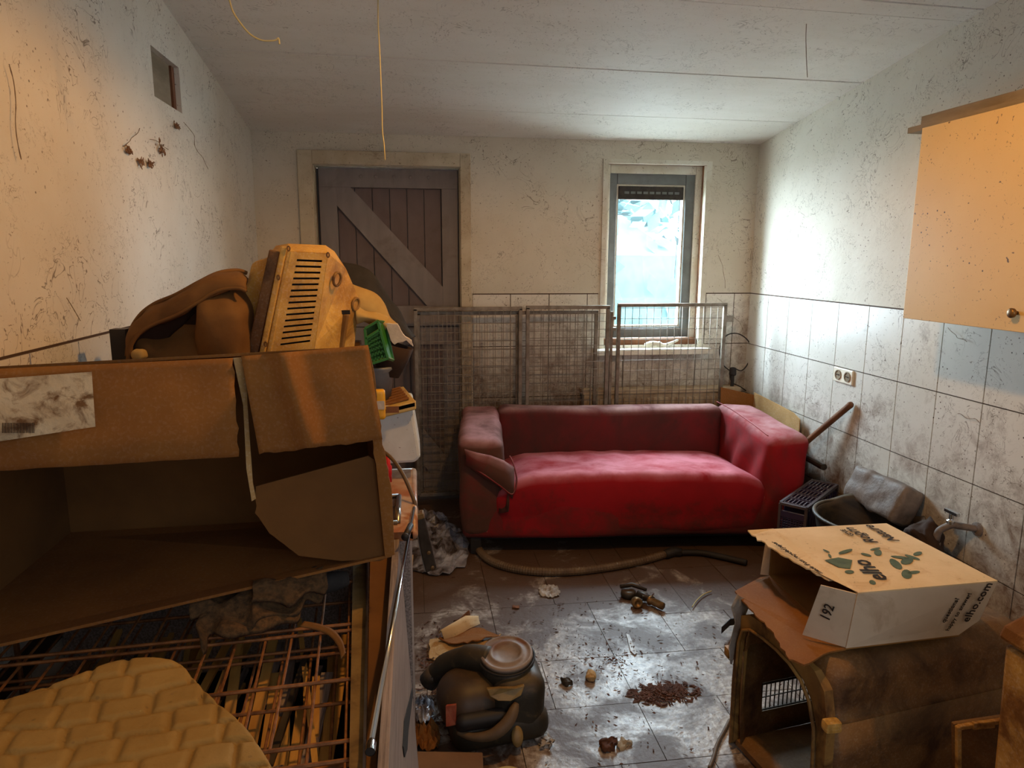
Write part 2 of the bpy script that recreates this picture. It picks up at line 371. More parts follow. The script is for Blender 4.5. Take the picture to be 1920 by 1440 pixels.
def text(name, s, size, org, xd, yd, m, parent, squash=1, shear=0, off=.0015):
    c = bpy.data.curves.new(name, 'FONT'); c.body = s; c.size = size; c.extrude = .0004; c.resolution_u = 2; c.shear = shear; c.offset = size*.012
    o = bpy.data.objects.new(name, c); COL.objects.link(o); dg = bpy.context.evaluated_depsgraph_get()
    me = bpy.data.meshes.new_from_object(o.evaluated_get(dg)); bpy.data.objects.remove(o); bpy.data.curves.remove(c)
    x = Vector(xd).normalized(); y = Vector(yd); y = (y-x*y.dot(x)).normalized(); n = x.cross(y); org = Vector(org)+n*off
    o3 = ORG[parent.name]
    for v in me.vertices: v.co = org+x*v.co.x*squash+y*v.co.y+n*v.co.z-o3
    me.materials.clear(); me.materials.append(MT[m])
    ob = bpy.data.objects.new(name, me); COL.objects.link(ob); ob.parent = parent; ob['label'] = 'printed lettering'; return ob
def grid_holes(a0, a1, b0, b1, holes):
    A = sorted({a0, a1, *[h[0] for h in holes], *[h[1] for h in holes]}); B = sorted({b0, b1, *[h[2] for h in holes], *[h[3] for h in holes]})
    out = []
    for i in range(len(A)-1):
        for j in range(len(B)-1):
            ca, cb = (A[i]+A[i+1])/2, (B[j]+B[j+1])/2
            if not any(h[0] < ca < h[1] and h[2] < cb < h[3] for h in holes): out.append((A[i], A[i+1], B[j], B[j+1]))
    return out

# ================================================================== ROOM
T = .005
NEAR = -1.25
DOOR = (-.573, .298, 0, 2.107); WIN = (1.215, 1.885, .985, 2.165)
def ceil_z(x, y):
    f = (x-WALL_L)/(WALL_R-WALL_L); s = .163*(1-f)+.133*f
    return 2.29+s*(WALL_Y-y)
# back wall
mb = MB()
for a0, a1, b0, b1 in grid_holes(WALL_L-.2, WALL_R+.2, 0, 2.9, [DOOR, WIN]): mb.b6(a0, a1, WALL_Y, WALL_Y+.2, b0, b1)
wb = mb.build('wall_back', 'plaster_back', kind='structure')
mb = MB(); VX = (2.845, 3.16, 2.14, 2.315)
for a0, a1, b0, b1 in grid_holes(NEAR, WALL_Y, 0, 3.4, [VX]): mb.b6(WALL_L-.25, WALL_L, a0, a1, b0, b1)
wl = mb.build('wall_left', 'plaster', kind='structure')
MB().b6(WALL_R, WALL_R+.2, NEAR, WALL_Y, 0, 3.4).build('wall_right', 'plaster', kind='structure').name
wr = bpy.data.objects['wall_right']
MB().b6(WALL_L-.2, WALL_R+.2, NEAR-.2, NEAR, 0, 3.6).build('wall_front', 'plaster', kind='structure')
fl = MB().b6(WALL_L-.2, WALL_R+.2, NEAR-.2, WALL_Y+.2, -.12, -.004).build('floor', 'floor_base', kind='structure')
# ceiling with its boards
cl = MB().add([(x, y, ceil_z(x, y)+dz) for dz in (.02, .12) for (x, y) in ((WALL_L-.2, NEAR-.2), (WALL_R+.2, NEAR-.2), (WALL_R+.2, WALL_Y+.02), (WALL_L-.2, WALL_Y+.02))],
    [(0, 1, 2, 3), (7, 6, 5, 4), (0, 4, 5, 1), (1, 5, 6, 2), (2, 6, 7, 3), (3, 7, 4, 0)]).build('ceiling', 'ceiling_gap', kind='structure')
ys = [WALL_Y, 4.0, 3.405, 2.76, 2.66, 2.16, 1.5, .85, .2, -.5, NEAR]
for i in range(len(ys)-1):
    y1, y0 = ys[i]-.003, ys[i+1]+.004; mb = MB(); x0, x1 = WALL_L, WALL_R; jt = random.uniform(-.0015, .0015)
    pts = [(x0, y0), (x1, y0), (x1, y1), (x0, y1)]
    mb.add([(x, y, ceil_z(x, y)+jt) for x, y in pts]+[(x, y, ceil_z(x, y)+.022) for x, y in pts], [(0, 1, 2, 3), (7, 6, 5, 4), (0, 4, 5, 1), (1, 5, 6, 2), (2, 6, 7, 3), (3, 7, 4, 0)])
    mb.build('ceiling_board', 'ceiling_paint', cl)
# recessed opening in the left wall
vt = thing('wall_opening', (WALL_L-.14, (VX[0]+VX[1])/2, VX[2]), kind='structure')
vt.name = 'trim_1'; ORG['trim_1'] = ORG['wall_opening']
MB().b6(WALL_L-.26, WALL_L-.24, VX[0], VX[1], VX[2], VX[3]).build('back_board', 'dark_vent', vt)
MB().b6(WALL_L-.045, WALL_L-.025, VX[0]+.0, VX[0]+.27, VX[2], VX[3]).build('plank', 'dusty_board', vt)
MB().b6(WALL_L-.12, WALL_L-.02, VX[1]-.03, VX[1], VX[2], VX[3]).build('wooden_side', 'old_wood', vt)

# wall tiles 25 x 33.3 cm, four rows
RH = .3331; TW = .25; ZT = 1.34
def tile_mesh(axis):
    m = MB(); g_ = .0026; t = .007
    if axis == 'y': m.b6(g_, TW-g_, -t, 0, g_, RH-g_)
    elif axis == 'r': m.b6(-t, 0, g_, TW-g_, g_, RH-g_)
    else: m.b6(0, t, g_, TW-g_, g_, RH-g_)
    return m
def tiles(parent, axis, spots):
    first = None
    for (p, wd, lo) in spots:
        full = abs(wd-TW) < 1e-6
        if full and first is not None:
            c = first.copy(); COL.objects.link(c); c.parent = parent; c.location = Vector(p)-ORG[parent.name]
            continue
        m = tile_mesh(axis); ax = 0 if axis == 'y' else 1
        for v in m.v:
            if v[ax] > TW/2: v[ax] -= TW-wd
        me = bpy.data.meshes.new('tile'); me.from_pydata([tuple(v) for v in m.v], [], m.f); me.materials.append(MT['walltile_back' if axis == 'y' else 'walltile'])
        o = bpy.data.objects.new('tile', me); COL.objects.link(o); o.parent = parent; o.location = Vector(p)-ORG[parent.name]
        if full: first = o
def cut(a, b, segs):   # split interval by blocks
    out = [(a, b)]
    return out
for nm_, par_, bb in (('back', wb, (.372, WIN[0]-.03, WALL_Y-.002, WALL_Y+.01)), ('back', wb, (WIN[1]+.03, WALL_R, WALL_Y-.002, WALL_Y+.01))):
    MB().b6(*bb, 0, ZT+.004).build('grout', 'grout', par_)
MB().b6(WIN[0]-.03, WIN[1]+.03, WALL_Y-.002, WALL_Y+.01, 0, .95).build('grout', 'grout', wb)
MB().b6(WALL_R-.002, WALL_R+.01, .9, WALL_Y, 0, ZT+.004).build('grout', 'grout', wr)
MB().b6(WALL_L-.01, WALL_L+.002, .5, 4.05, .6, ZT+.004).build('grout', 'grout', wl)
sp = []
rows = [ZT-RH*(k+1) for k in range(4)]
x = .6113-TW
xs = []
k = -1
while .6113+k*TW < WALL_R: xs.append(.6113+k*TW); k += 1
for z in rows:
    hi_ = z+RH
    for x in xs:
        x0, x1 = max(x, .37), min(x+TW, WALL_R)
        if x < .37-TW: continue
        if hi_ > .99+.05:                       # rows beside the window stop at its edges
            for (s0, s1) in ((.37, WIN[0]-.03), (WIN[1]+.03, WALL_R)):
                u0, u1 = max(x0, s0), min(x1, s1)
                if u1-u0 > .012: sp.append(((u0, WALL_Y, z), TW if abs(u1-u0-TW) < 1e-4 else u1-u0, 0))
        elif x1-x0 > .012: sp.append(((x0, WALL_Y, z), TW if abs(x1-x0-TW) < 1e-4 else x1-x0, 0))
    u = .0
# second row from the top reaches the sill: window opening begins above it
tiles(wb, 'y', sp)
sp = []
Y0 = 4.1744
ysr = [Y0+TW]+[Y0-k*TW for k in range(0, 14)]
for z in rows:
    sp.append(((WALL_R, Y0, z), TW, 0)); sp.append(((WALL_R, Y0+TW, z), WALL_Y-Y0-TW, 0)) if WALL_Y-Y0-TW > .005 else None
    for k in range(1, 14): sp.append(((WALL_R, Y0-k*TW, z), TW, 0))
tiles(wr, 'r', sp)
sp = []
for z in rows[:2]:
    for k in range(0, 14):
        y = 2.30-k*TW+TW*7
        if y+TW <= WALL_Y and y > .2: sp.append(((WALL_L, y, z), TW, 0))
tiles(wl, 'l', sp)

# floor tiles: mixed sizes on a 14.9 cm module
U = .149; ox, oy = .17, 2.035
i0 = math.floor((WALL_L-ox)/U); i1 = math.ceil((WALL_R-ox)/U); j0 = math.floor((.55-oy)/U); j1 = math.ceil((WALL_Y-oy)/U)
occ = set(); shapes = {}; rs = random.Random(3)
for j in range(j1-1, j0-1, -1):
    for i in range(i0, i1):
        if (i, j) in occ: continue
        opts = [(3, 2), (2, 2), (2, 3), (2, 1), (1, 2), (2, 2), (3, 3)]; rs.shuffle(opts); opts += [(1, 1)]
        for (a, b) in opts:
            cells = [(i+p, j-q) for p in range(a) for q in range(b)]
            if all(c not in occ and i0 <= c[0] < i1 and c[1] >= j0 for c in cells): break
        occ.update(cells)
        x0, x1 = max(ox+i*U, WALL_L), min(ox+(i+a)*U, WALL_R); y1, y0 = min(oy+(j+1)*U, WALL_Y), oy+(j-b+1)*U
        if x1-x0 < .02 or y1-y0 < .02: continue
        key = (round(x1-x0, 3), round(y1-y0, 3))
        if key not in shapes:
            m = MB().b6(.0014, key[0]-.0014, .0014, key[1]-.0014, -.006, 0)
            me = bpy.data.meshes.new('tile'); me.from_pydata([tuple(v) for v in m.v], [], m.f); me.materials.append(MT['floortile']); shapes[key] = me
        o = bpy.data.objects.new('tile', shapes[key]); COL.objects.link(o); o.parent = fl; o.location = Vector((x0, y0, rs.uniform(-.0006, .0006)))-ORG['floor']

# ---- stable door
dr = thing('door_1', (-.14, WALL_Y+.08, 0), kind='structure')
mb = MB(); DX0, DX1, DZ = DOOR[0], DOOR[1], DOOR[3]
for (a, b, c, d) in ((DX0-.085, DX0, 0, DZ+.08), (DX1, DX1+.065, 0, DZ+.08), (DX0, DX1, DZ, DZ+.08)): mb.b6(a, b, WALL_Y-.028, WALL_Y+.02, c, d)
mb.build('door_frame', 'door_frame_paint', dr, bevel=.004)
mb = MB()
for (a, b, c, d) in ((DX0-.01, DX0+.004, 0, DZ), (DX1-.004, DX1+.01, 0, DZ), (DX0, DX1, DZ-.004, DZ+.01)): mb.b6(a, b, WALL_Y-.0, WALL_Y+.2, c, d)
mb.build('door_reveal', 'door_frame_paint', dr)
def leaf(name, z0, z1, flip):
    lf = MB().b6(DX0+.004, DX1-.0, WALL_Y+.125, WALL_Y+.14, z0, z1).build(name, 'door_paint', dr)
    ORG[lf.name] = ORG['door_1']
    n = 8; w_ = (DX1-DX0-.028)/n
    for k in range(n):
        MB().b6(DX0+.02+k*w_+.0025, DX0+.02+(k+1)*w_-.0025, WALL_Y+.105, WALL_Y+.126, z0, z1).build('board', 'door_board_paint', lf)
    MB().b6(DX0+.02, DX1-.008, WALL_Y+.075, WALL_Y+.106, z1-.115, z1).build('rail', 'door_paint', lf, bevel=.002)
    if flip: MB().b6(DX0+.02, DX1-.008, WALL_Y+.075, WALL_Y+.106, z0, z0+.13).build('rail', 'door_paint', lf, bevel=.002)
    else: MB().b6(DX0+.02, DX1-.008, WALL_Y+.075, WALL_Y+.106, z0, z0+.16).build('rail', 'door_paint', lf, bevel=.002)
    zb = z0+(.13 if flip else .16)
    MB().b6(DX0+.02, DX0+.125, WALL_Y+.075, WALL_Y+.106, zb, z1-.115).build('stile', 'door_paint', lf, bevel=.002)
    MB().b6(DX1-.11, DX1-.008, WALL_Y+.075, WALL_Y+.106, zb, z1-.115).build('stile', 'door_paint', lf, bevel=.002)
    # diagonal brace
    zt = z1-.115; a = (DX0+.125, zt); b = (DX1-.11, zb)
    MB().slab([(a[0], WALL_Y+.074, a[1]), (a[0]+.085, WALL_Y+.074, a[1]), (b[0], WALL_Y+.074, b[1]+.12), (b[0], WALL_Y+.074, b[1]), (b[0]-.10, WALL_Y+.074, b[1]), (a[0], WALL_Y+.074, a[1]-.11)], .031, (0, -1, 0)).build('brace', 'door_paint', lf)
    if flip:
        for x in (-.30, -.21, -.10, 0, .11):
            MB().lathe([(.012, 0), (.012, .004), (.007, .007)], (x, WALL_Y+.075, z1-.05), 12, (0, -1, 0)).build('bolt', 'door_paint', lf)
leaf('upper_leaf', 1.134, DZ-.006, True); leaf('lower_leaf', -.002, 1.130, False)
MB().b6(DX0+.02, DX1, WALL_Y+.141, WALL_Y+.155, 1.09, 1.17).build('seam_light_block', 'dark_foot', dr)  # unseen strip added behind the leaves to stop daylight leaking through their seam
MB().b6(DX0, DX1, WALL_Y+.141, WALL_Y+.17, -.002, .05).build('door_foot_light_block', 'old_wood', dr)  # unseen bar added outside to stop daylight leaking under the door

# ---- window
wn = thing('window_1', (1.55, WALL_Y+.1, WIN[2]), kind='structure')
x0, x1, z0, z1 = WIN
mb = MB()
for (a, b, c, d) in ((x0-.02, x0+.012, z0, z1+.012), (x1-.012, x1+.025, z0, z1+.012), (x0+.012, x1-.012, z1-.012, z1+.012)): mb.b6(a, b, WALL_Y-.012, WALL_Y+.03, c, d)
mb.build('trim_edge', 'window_white', wn)
mb = MB()
for (a, b, c, d) in ((x0-.002, x0+.01, z0, z1), (x1-.014, x1+.002, z0, z1), (x0+.01, x1-.014, z1-.012, z1+.002)): mb.b6(a, b, WALL_Y+.03, WALL_Y+.075, c, d)
mb.build('wooden_lining', 'old_wood', wn)
mb = MB(); fy = WALL_Y+.055
for (a, b, c, d) in ((x0, x0+.045, z0, z1), (x1-.055, x1, z0, z1), (x0+.045, x1-.055, z1-.065, z1), (x0+.045, x1-.055, z0, z0+.055)): mb.b6(a, b, fy, fy+.11, c, d)
mb.build('outer_frame', 'window_white', wn, bevel=.004)
gx0, gx1, gz0, gz1 = x0+.04, x1-.05, z0+.06, z1-.06; fy = WALL_Y+.07
mb = MB()
for (a, b, c, d) in ((gx0, gx0+.055, gz0, gz1), (gx1-.065, gx1, gz0, gz1), (gx0+.055, gx1-.065, gz1-.07, gz1), (gx0+.055, gx1-.065, gz0, gz0+.07)): mb.b6(a, b, fy, fy+.055, c, d)
mb.build('sash', 'window_grey', wn, bevel=.005)
mb = MB(); e = .012; ax0, ax1, az0, az1 = gx0+.055, gx1-.065, gz0+.07, gz1-.07
for (a, b, c, d) in ((ax0, ax0+e, az0, az1), (ax1-e, ax1, az0, az1), (ax0+e, ax1-e, az1-e, az1), (ax0+e, ax1-e, az0, az0+e)): mb.b6(a, b, fy+.01, fy+.05, c, d)
mb.build('glazing_bead', 'window_white', wn)
MB().b6(ax0, ax1, fy+.03, fy+.036, az0, az1).build('pane', 'glass', wn)
vg = MB().b6(ax0+e, ax1-e, fy+.0, fy+.028, az1-.095, az1-e).build('vent_grille', 'dark_vent', wn, bevel=.004); ORG[vg.name] = ORG['window_1']
mb = MB()
for k in range(9): mb.b6(ax0+.05+k*.042, ax0+.08+k*.042, fy-.004, fy+.001, az1-.06, az1-.045)
mb.build('grille_slot', 'window_grey', vg)
MB().tube([(ax1-.035, fy+.005, az1-.09), (ax1-.05, fy+.0, az1-.6)], .002, 6).build('cord', 'rubber', wn)
MB().b6(x0+.02, x1-.02, WALL_Y+.01, WALL_Y+.06, z0+.0, z0+.06).build('inner_ledge', 'old_wood', wn, bevel=.003)
MB().b6(x0-.06, x1+.05, WALL_Y-.11, WALL_Y+.06, z0-.035, z0).build('sill', 'window_white', wn, bevel=.005)
mb = MB().tube(smooth_path([(1.5, WALL_Y-.03, z0+.02), (1.56, WALL_Y-.06, z0+.035), (1.63, WALL_Y-.04, z0+.02), (1.72, WALL_Y-.05, z0+.055)], 5), [.012, .016, .018, .02, .018, .016, .014, .02, .018, .014, .012, .010, .010, .008, .008, .006], 8)
tag(mb.build('twisted_rag', 'window_white', smooth=True), 'pale twisted rag lying on the window sill behind the mesh panel', 'rag')

# outdoors beyond the window
gd = MB().b6(-6, 12, WALL_Y+.25, 30, -.6, -.4).build('ground', 'paving', kind='structure')
def bush(c, r, label, seed):
    m = MB(); rr_ = random.Random(seed)
    for k in range(420):
        v = Vector((rr_.gauss(0, 1), rr_.gauss(0, 1), rr_.gauss(0, 1))).normalized()*r*rr_.uniform(.82, 1.05); v.z *= 1.15
        p = Vector(c)+v; a = Vector((rr_.gauss(0, 1), rr_.gauss(0, 1), rr_.gauss(0, 1))).normalized()*.16; b = a.cross(v).normalized()*.09
        m.add([p-a, p+b, p+a, p-b], [(0, 1, 2, 3)])
    m.lathe([(.05*r, -r*1.1), (r*.8, -r*.6), (r*.88, 0), (r*.7, r*.6), (.05, r*.95)], c, 14)
    return tag(m.build('bush', 'leaf_hedge'), label, 'bush')
bush((2.7, 9.2, .7), 1.5, 'blurred green bush low outside the window', 1)
bush((6.1, 10.6, 1.5), 1.8, 'taller blurred bush outside, at the right of the window pane', 2)
bush((3.6, 16.0, 3.2), 2.6, 'far tree crown outside in the upper part of the pane', 4)
ho = MB().b6(3.2, 4.6, 11.2, 12.6, -.5, 1.9).build('pale_shed', 'outside_wall'); tag(ho, 'pale blurred shed outside behind the bushes', 'shed')
ORG[ho.name] = ORG.get(ho.name, Vector())

# ---- radiator under the window
rd = thing('radiator', (1.6, 4.36, .14), 'old cream panel radiator on the back wall under the window, mostly behind the sofa', 'radiator')
MB().b6(1.08, 2.13, 4.325, 4.335, .14, .70).build('panel', 'radiator_paint', rd)
mb = MB()
for k in range(26): mb.b6(1.10+k*.04, 1.124+k*.04, 4.313, 4.327, .17, .67)
mb.build('ribs', 'radiator_paint', rd, bevel=.004)
MB().b6(1.07, 2.14, 4.31, 4.42, .70, .728).build('top_cover', 'radiator_paint', rd, bevel=.003)
MB().tube([(2.10, 4.36, .70), (2.10, 4.36, .80)], .012, 8).lathe([(.02, 0), (.024, .01), (.022, .05), (.01, .055)], (2.10, 4.36, .80), 14).build('valve', 'rubber', rd)
# ---- cable loop
P = [atY(u, v, WALL_Y-.04) for u, v in [(1412, 742), (1388, 725), (1371, 715), (1372, 690), (1390, 695), (1403, 680), (1408, 655), (1402, 638), (1385, 626), (1366, 627), (1354, 640), (1349, 660), (1356, 684), (1372, 697)]]
tag(MB().tube(smooth_path(P, 6), .004, 6).build('cable', 'rubber', smooth=True), 'thin black cable coiled in a loop against the back wall corner', 'cable')
# ---- socket
s = thing('power_socket', (WALL_R-.01, 3.32, .97), 'white double wall socket with cobwebs on the tiled right wall', 'socket')
MB().b6(WALL_R-.018, WALL_R-.006, 3.245, 3.41, .93, 1.005).build('plate', 'socket_white', s, bevel=.004)
for y in (3.365, 3.285):
    c = MB().lathe([(.026, 0), (.026, .004), (.021, .004), (.020, .001)], (WALL_R-.018, y, .968), 20, (-1, 0, 0)).build('socket_well', 'dusty_board', s); ORG[c.name] = ORG[s.name]
    MB().lathe([(.0035, 0), (.0035, .002)], (WALL_R-.0205, y-.008, .968), 8, (-1, 0, 0)).lathe([(.0035, 0), (.0035, .002)], (WALL_R-.0205, y+.008, .968), 8, (-1, 0, 0)).build('pin_holes', 'rubber', c)

# ================================================================== WIRE FENCE PANELS
FY = 4.245
def panel(x0, x1, z0, z1, y, dx, dz, label, name='mesh_panel', mid=None, tube=.011, latch=None, x_top_tilt=0):
    p = thing(name, ((x0+x1)/2, y, z0), label, 'mesh panel', 'welded mesh kennel panels behind the sofa')
    for (a, b) in (((x0, z0), (x0, z1)), ((x1, z0), (x1, z1)), ((x0-tube, z1), (x1+tube, z1)), ((x0, z0), (x1, z0))):
        MB().bar((a[0], y, a[1]), (b[0], y, b[1]), tube*2, tube*2, (0, 1, 0)).build('frame_tube', 'galv', p, bevel=.002)
    if mid: MB().bar((mid, y, z0), (mid, y, z1), tube*2, tube*2, (0, 1, 0)).build('frame_tube', 'galv', p, bevel=.002)
    mb = MB(); x = x0+dx*.8
    while x < x1-.01: mb.bar((x, y-.003, z0), (x+random.uniform(-.002, .002), y-.003, z1), .0034, .0034, (0, 1, 0)); x += dx
    z = z0+dz*.6
    while z < z1-.01: mb.bar((x0, y+.001, z), (x1, y+.001, z+random.uniform(-.002, .002)), .0034, .0034, (0, 1, 0)); z += dz
    mb.build('wire_mesh', 'galv', p)
    if latch: latch(p)
    return p
panel(.012, .648, .10, 1.262, FY, .049, .052, 'left mesh panel with a square tube frame in front of the barn door')
panel(.692, 1.197, .10, 1.268, FY-.01, .046, .05, 'middle mesh panel next to the hinge, left of the window')
panel(.03, 1.142, .09, 1.232, FY+.06, .052, .055, 'wide mesh panel standing behind the left and middle panels', mid=.64)
def lt(p):
    MB().b6(1.973, 2.02, FY-.02, FY+.0, 1.17, 1.21).build('latch_plate', 'galv', p)
    for z in (1.13, 1.20): MB().box((1.235, FY-.005, z), (.03, .014, .02)).build('hinge', 'galv', p)
panel(1.268, 1.962, .10, 1.279, FY-.01, .047, .066, 'right mesh gate panel with hinges, in front of the window sill', latch=lt)
MB().bar((1.225, FY, .08), (1.225, FY, 1.24), .016, .016, (0, 1, 0))
tag(MB().bar((1.225, FY, .0), (1.225, FY, 1.24), .016, .016, (0, 1, 0)).build('hinge_post', 'galv'), 'thin steel hinge post between the middle panel and the right gate panel', 'post')
# big loose wire basket by door bottom
bk = MB()
for k in range(9): bk.bar((-.10, 3.7+.0, .05+k*.05), (.14, 3.7, .05+k*.05), .003, .003)
for k in range(9): bk.bar((-.10+k*.03, 3.7, .02), (-.10+k*.03, 3.7, .5), .003, .003)
# crumpled foil sheet on the floor left of the sofa
def crumple(name, m, c, sx, sy, h, label, cat, seed=0, rz=0, res=16, fs=3.0):
    mb = MB(); V = []; R_ = Matrix.Rotation(rz, 3, 'Z')
    for lay in (0, 1):
        for i in range(res+1):
            for j in range(res+1):
                a, b = i/res*2-1, j/res*2-1; rr2 = 1+.18*noise.noise(Vector((a*2, b*2, seed+5)))
                p = Vector((a*sx*rr2*math.sqrt(1-b*b/2.6), b*sy*rr2*math.sqrt(1-a*a/2.6), 0))
                n1 = abs(noise.noise(Vector((a*fs, b*fs, seed))))*1.4+abs(noise.noise(Vector((a*fs*2.3, b*fs*2.3, seed+3))))*.6
                p.z = h*n1*(1-.5*max(abs(a), abs(b)))+(.003 if lay == 0 else 0)+.001
                V.append(Vector(c)+R_ @ p)
    W = res+1; K = W*W; F = []
    for i in range(res):
        for j in range(res):
            a = i*W+j; F.append((a, a+W, a+W+1, a+1)); F.append((a+K, a+1+K, a+W+1+K, a+W+K))
    ed = [j for j in range(W)]+[i*W+res for i in range(1, W)]+[res*W+j for j in range(res-1, -1, -1)]+[i*W for i in range(res-1, 0, -1)]
    for k in range(len(ed)):
        a, b = ed[k], ed[(k+1) % len(ed)]; F.append((a, b, b+K, a+K))
    o = mb.add(V, F).build(name, m)
    return tag(o, label, cat)
crumple('plastic_sheet', 'foil', (.10, 3.62, .002), .17, .33, .06, 'crumpled shiny grey plastic sheet on the floor left of the sofa', 'plastic sheet', 1)
crumple('plastic_sheet', 'foil', (.02, 3.98, .002), .16, .20, .08, 'crumpled silvery sheet behind the mesh panels by the door foot', 'plastic sheet', 4)

# ================================================================== SOFA
SA = math.radians(-5.2); sR = Matrix.Rotation(SA, 3, 'Z'); SO = Vector((.232, 3.50, 0))
def S(p): return SO+sR @ Vector(p)
sofa = thing('sofa', SO, 'dirty red two seat sofa with a sagging loose fabric cover', 'sofa')
def wr(amp, sc, seed=0):
    def f(p):
        n = noise.noise_vector(Vector((p.x*sc, p.y*sc, p.z*sc*.6+seed)))*amp; return p+n
    return f
def sb(name, m, x0, x1, y0, y1, z0, z1, r, fn=None, res=.025, label=None):
    c = S(((x0+x1)/2, (y0+y1)/2, (z0+z1)/2))
    return MB().rbox(c, (x1-x0, y1-y0, z1-z0), r, res, sR, fn).build(name, m, sofa, smooth=True, label=label)
def f_back(p):
    q = p.copy(); q.z -= .012*math.sin((p.x+.8)*2.0)*(1 if p.z > 0 else 0); q.y += -.02*(1-(p.z+.2)/.4)*0
    return q+noise.noise_vector(Vector((p.x*2.5, p.y*6, p.z*5)))*.008
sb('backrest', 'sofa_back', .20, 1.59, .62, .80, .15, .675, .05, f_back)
def f_base(p):
    q = p.copy()
    if p.y < -.2: q.y += .01*math.sin(p.x*5)+.006*noise.noise(Vector((p.x*9, p.z*4, 2)))
    if p.z < -.12: q.y += .012; 
    return q
sb('base', 'sofa_red', .0, 1.80, .0, .74, .095, .33, .03, f_base)
def f_cush(p):
    q = p.copy(); edge = max(0, 1-min((p.x+.73), (.73-p.x))/.20)
    h_ = max(0, min(1, (p.z+.06)/.2))
    q.z += h_*(.014*(1-(p.x/.64)**2)-.05*edge**2-(.03*edge if p.x < 0 else 0)-.055*(p.y+.34)/.68)
    if p.y < -.25: q.y += .012*(1-h_)-.012*math.sin(h_*3.1)*.6
    q.z += .004*math.sin(p.x*34+1.5*math.sin(p.y*9))*math.exp(-((p.x+.05)/.25)**2)*(1 if p.z > 0 else 0)
    return q+noise.noise_vector(Vector((p.x*4, p.y*5, p.z*6)))*.007
sb('seat_cushion', 'sofa_cushion', .17, 1.63, -.014, .66, .10, .445, .06, f_cush, res=.018)
# arms with draped fabric
def f_arm(lean, sag, seed):
    def f(p):
        h = (p.z+.26)/.52; fr = max(0, (-p.y-.05)/.35)
        q = p.copy(); q.x += lean*h*(.4+.6*fr); q.z -= sag*fr*h; q.x *= 1+.06*h
        fold = .010*math.sin(p.y*26+p.z*14+seed)*max(0, min(1, (.22-abs(p.z))/.1)); q.x += fold*(1 if p.x*lean <= 0 else .3)
        return q+noise.noise_vector(Vector((p.x*6, p.y*4+seed, p.z*4)))*.016
    return f
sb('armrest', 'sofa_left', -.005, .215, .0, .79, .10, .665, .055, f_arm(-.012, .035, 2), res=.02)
sb('armrest', 'sofa_red', 1.575, 1.80, -.012, .79, .10, .665, .055, f_arm(.05, .03, 6), res=.02)
# sagging flap of cover hanging over the inner front edge of the left arm
A = [S((.02, -.022, .60)), S((.08, -.04, .585)), S((.15, -.04, .57)), S((.22, -.03, .54)), S((.27, .0, .50))]
B = [S((.02, -.024, .52)), S((.07, -.04, .48)), S((.13, -.05, .44)), S((.21, -.055, .40)), S((.265, -.03, .33))]
MB().sheet(A, B, 10, .006, .008, 14, bulge=(0, -.025, 0)).build('cover_flap', 'sofa_left', sofa, smooth=True)
A = [S((.265, .04, .49)), S((.25, .0, .44)), S((.235, -.025, .36)), S((.225, -.035, .28))]
B = [S((.20, .06, .42)), S((.20, .02, .38)), S((.19, .0, .32)), S((.19, -.01, .25))]
MB().sheet(A, B, 8, .006, .006, 14, bulge=(.03, -.01, 0)).build('cover_flap', 'sofa_left', sofa, smooth=True)
MB().tube(smooth_path([S((.03, -.03, .52)), S((.12, -.06, .47)), S((.20, -.06, .41)), S((.26, -.04, .36)), S((.285, -.01, .42)), S((.27, .02, .50)), S((.25, .05, .54))], 5), .004, 6).build('piping', 'sofa_red', sofa, smooth=True)
MB().tube(smooth_path([S((1.60, -.02, .655)), S((1.585, .2, .68)), S((1.58, .5, .69)), S((1.57, .7, .69))], 5), .003, 6).build('piping', 'sofa_red', sofa, smooth=True)
# torn corner, foam
MB().rbox(S((.235, .03, .30)), (.06, .05, .07), .02, .01, sR, wr(.02, 30)).build('torn_padding', 'dusty_board', sofa, smooth=True, label='torn padding showing at the seat corner')
mb = MB()
for k in range(4): mb.torus(S((.245, .0, .325+k*.008)), .016, .002, n=14, m=5)
mb.build('spring', 'galv', sofa)
for (x, y) in ((.07, .06), (1.73, .06), (.07, .70), (1.73, .70)):
    MB().rbox(S((x, y, .05)), (.06, .06, .10), .01, .02, sR).build('leg', 'dark_foot', sofa)
MB().box(S((.9, .40, .085)), (1.68, .66, .03), sR).build('underside', 'dark_foot', sofa)

# ---- cardboard behind the sofa
cb = thing('cardboard_box', (2.08, 4.0, 0), 'tall open cardboard box squeezed between the sofa and the right wall corner', 'box')
MB().slab([atY(1352, 726, 4.20)+Vector((0, 0, 0)), atY(1416, 741, 4.19), Vector((2.17, 4.19, .0)), Vector((1.975, 4.20, .0))], .006, (0, -1, 0)).build('panel', 'cardboard', cb)
MB().slab([Vector((2.172, 4.19, .715)), Vector((2.172, 3.9, .70)), Vector((2.178, 3.72, .685)), Vector((2.18, 3.65, .66)), Vector((2.18, 3.64, .0)), Vector((2.172, 4.19, .0))], .006, (-1, 0, 0)).build('panel', 'cardboard_pale', cb, label='pale worn side panel')
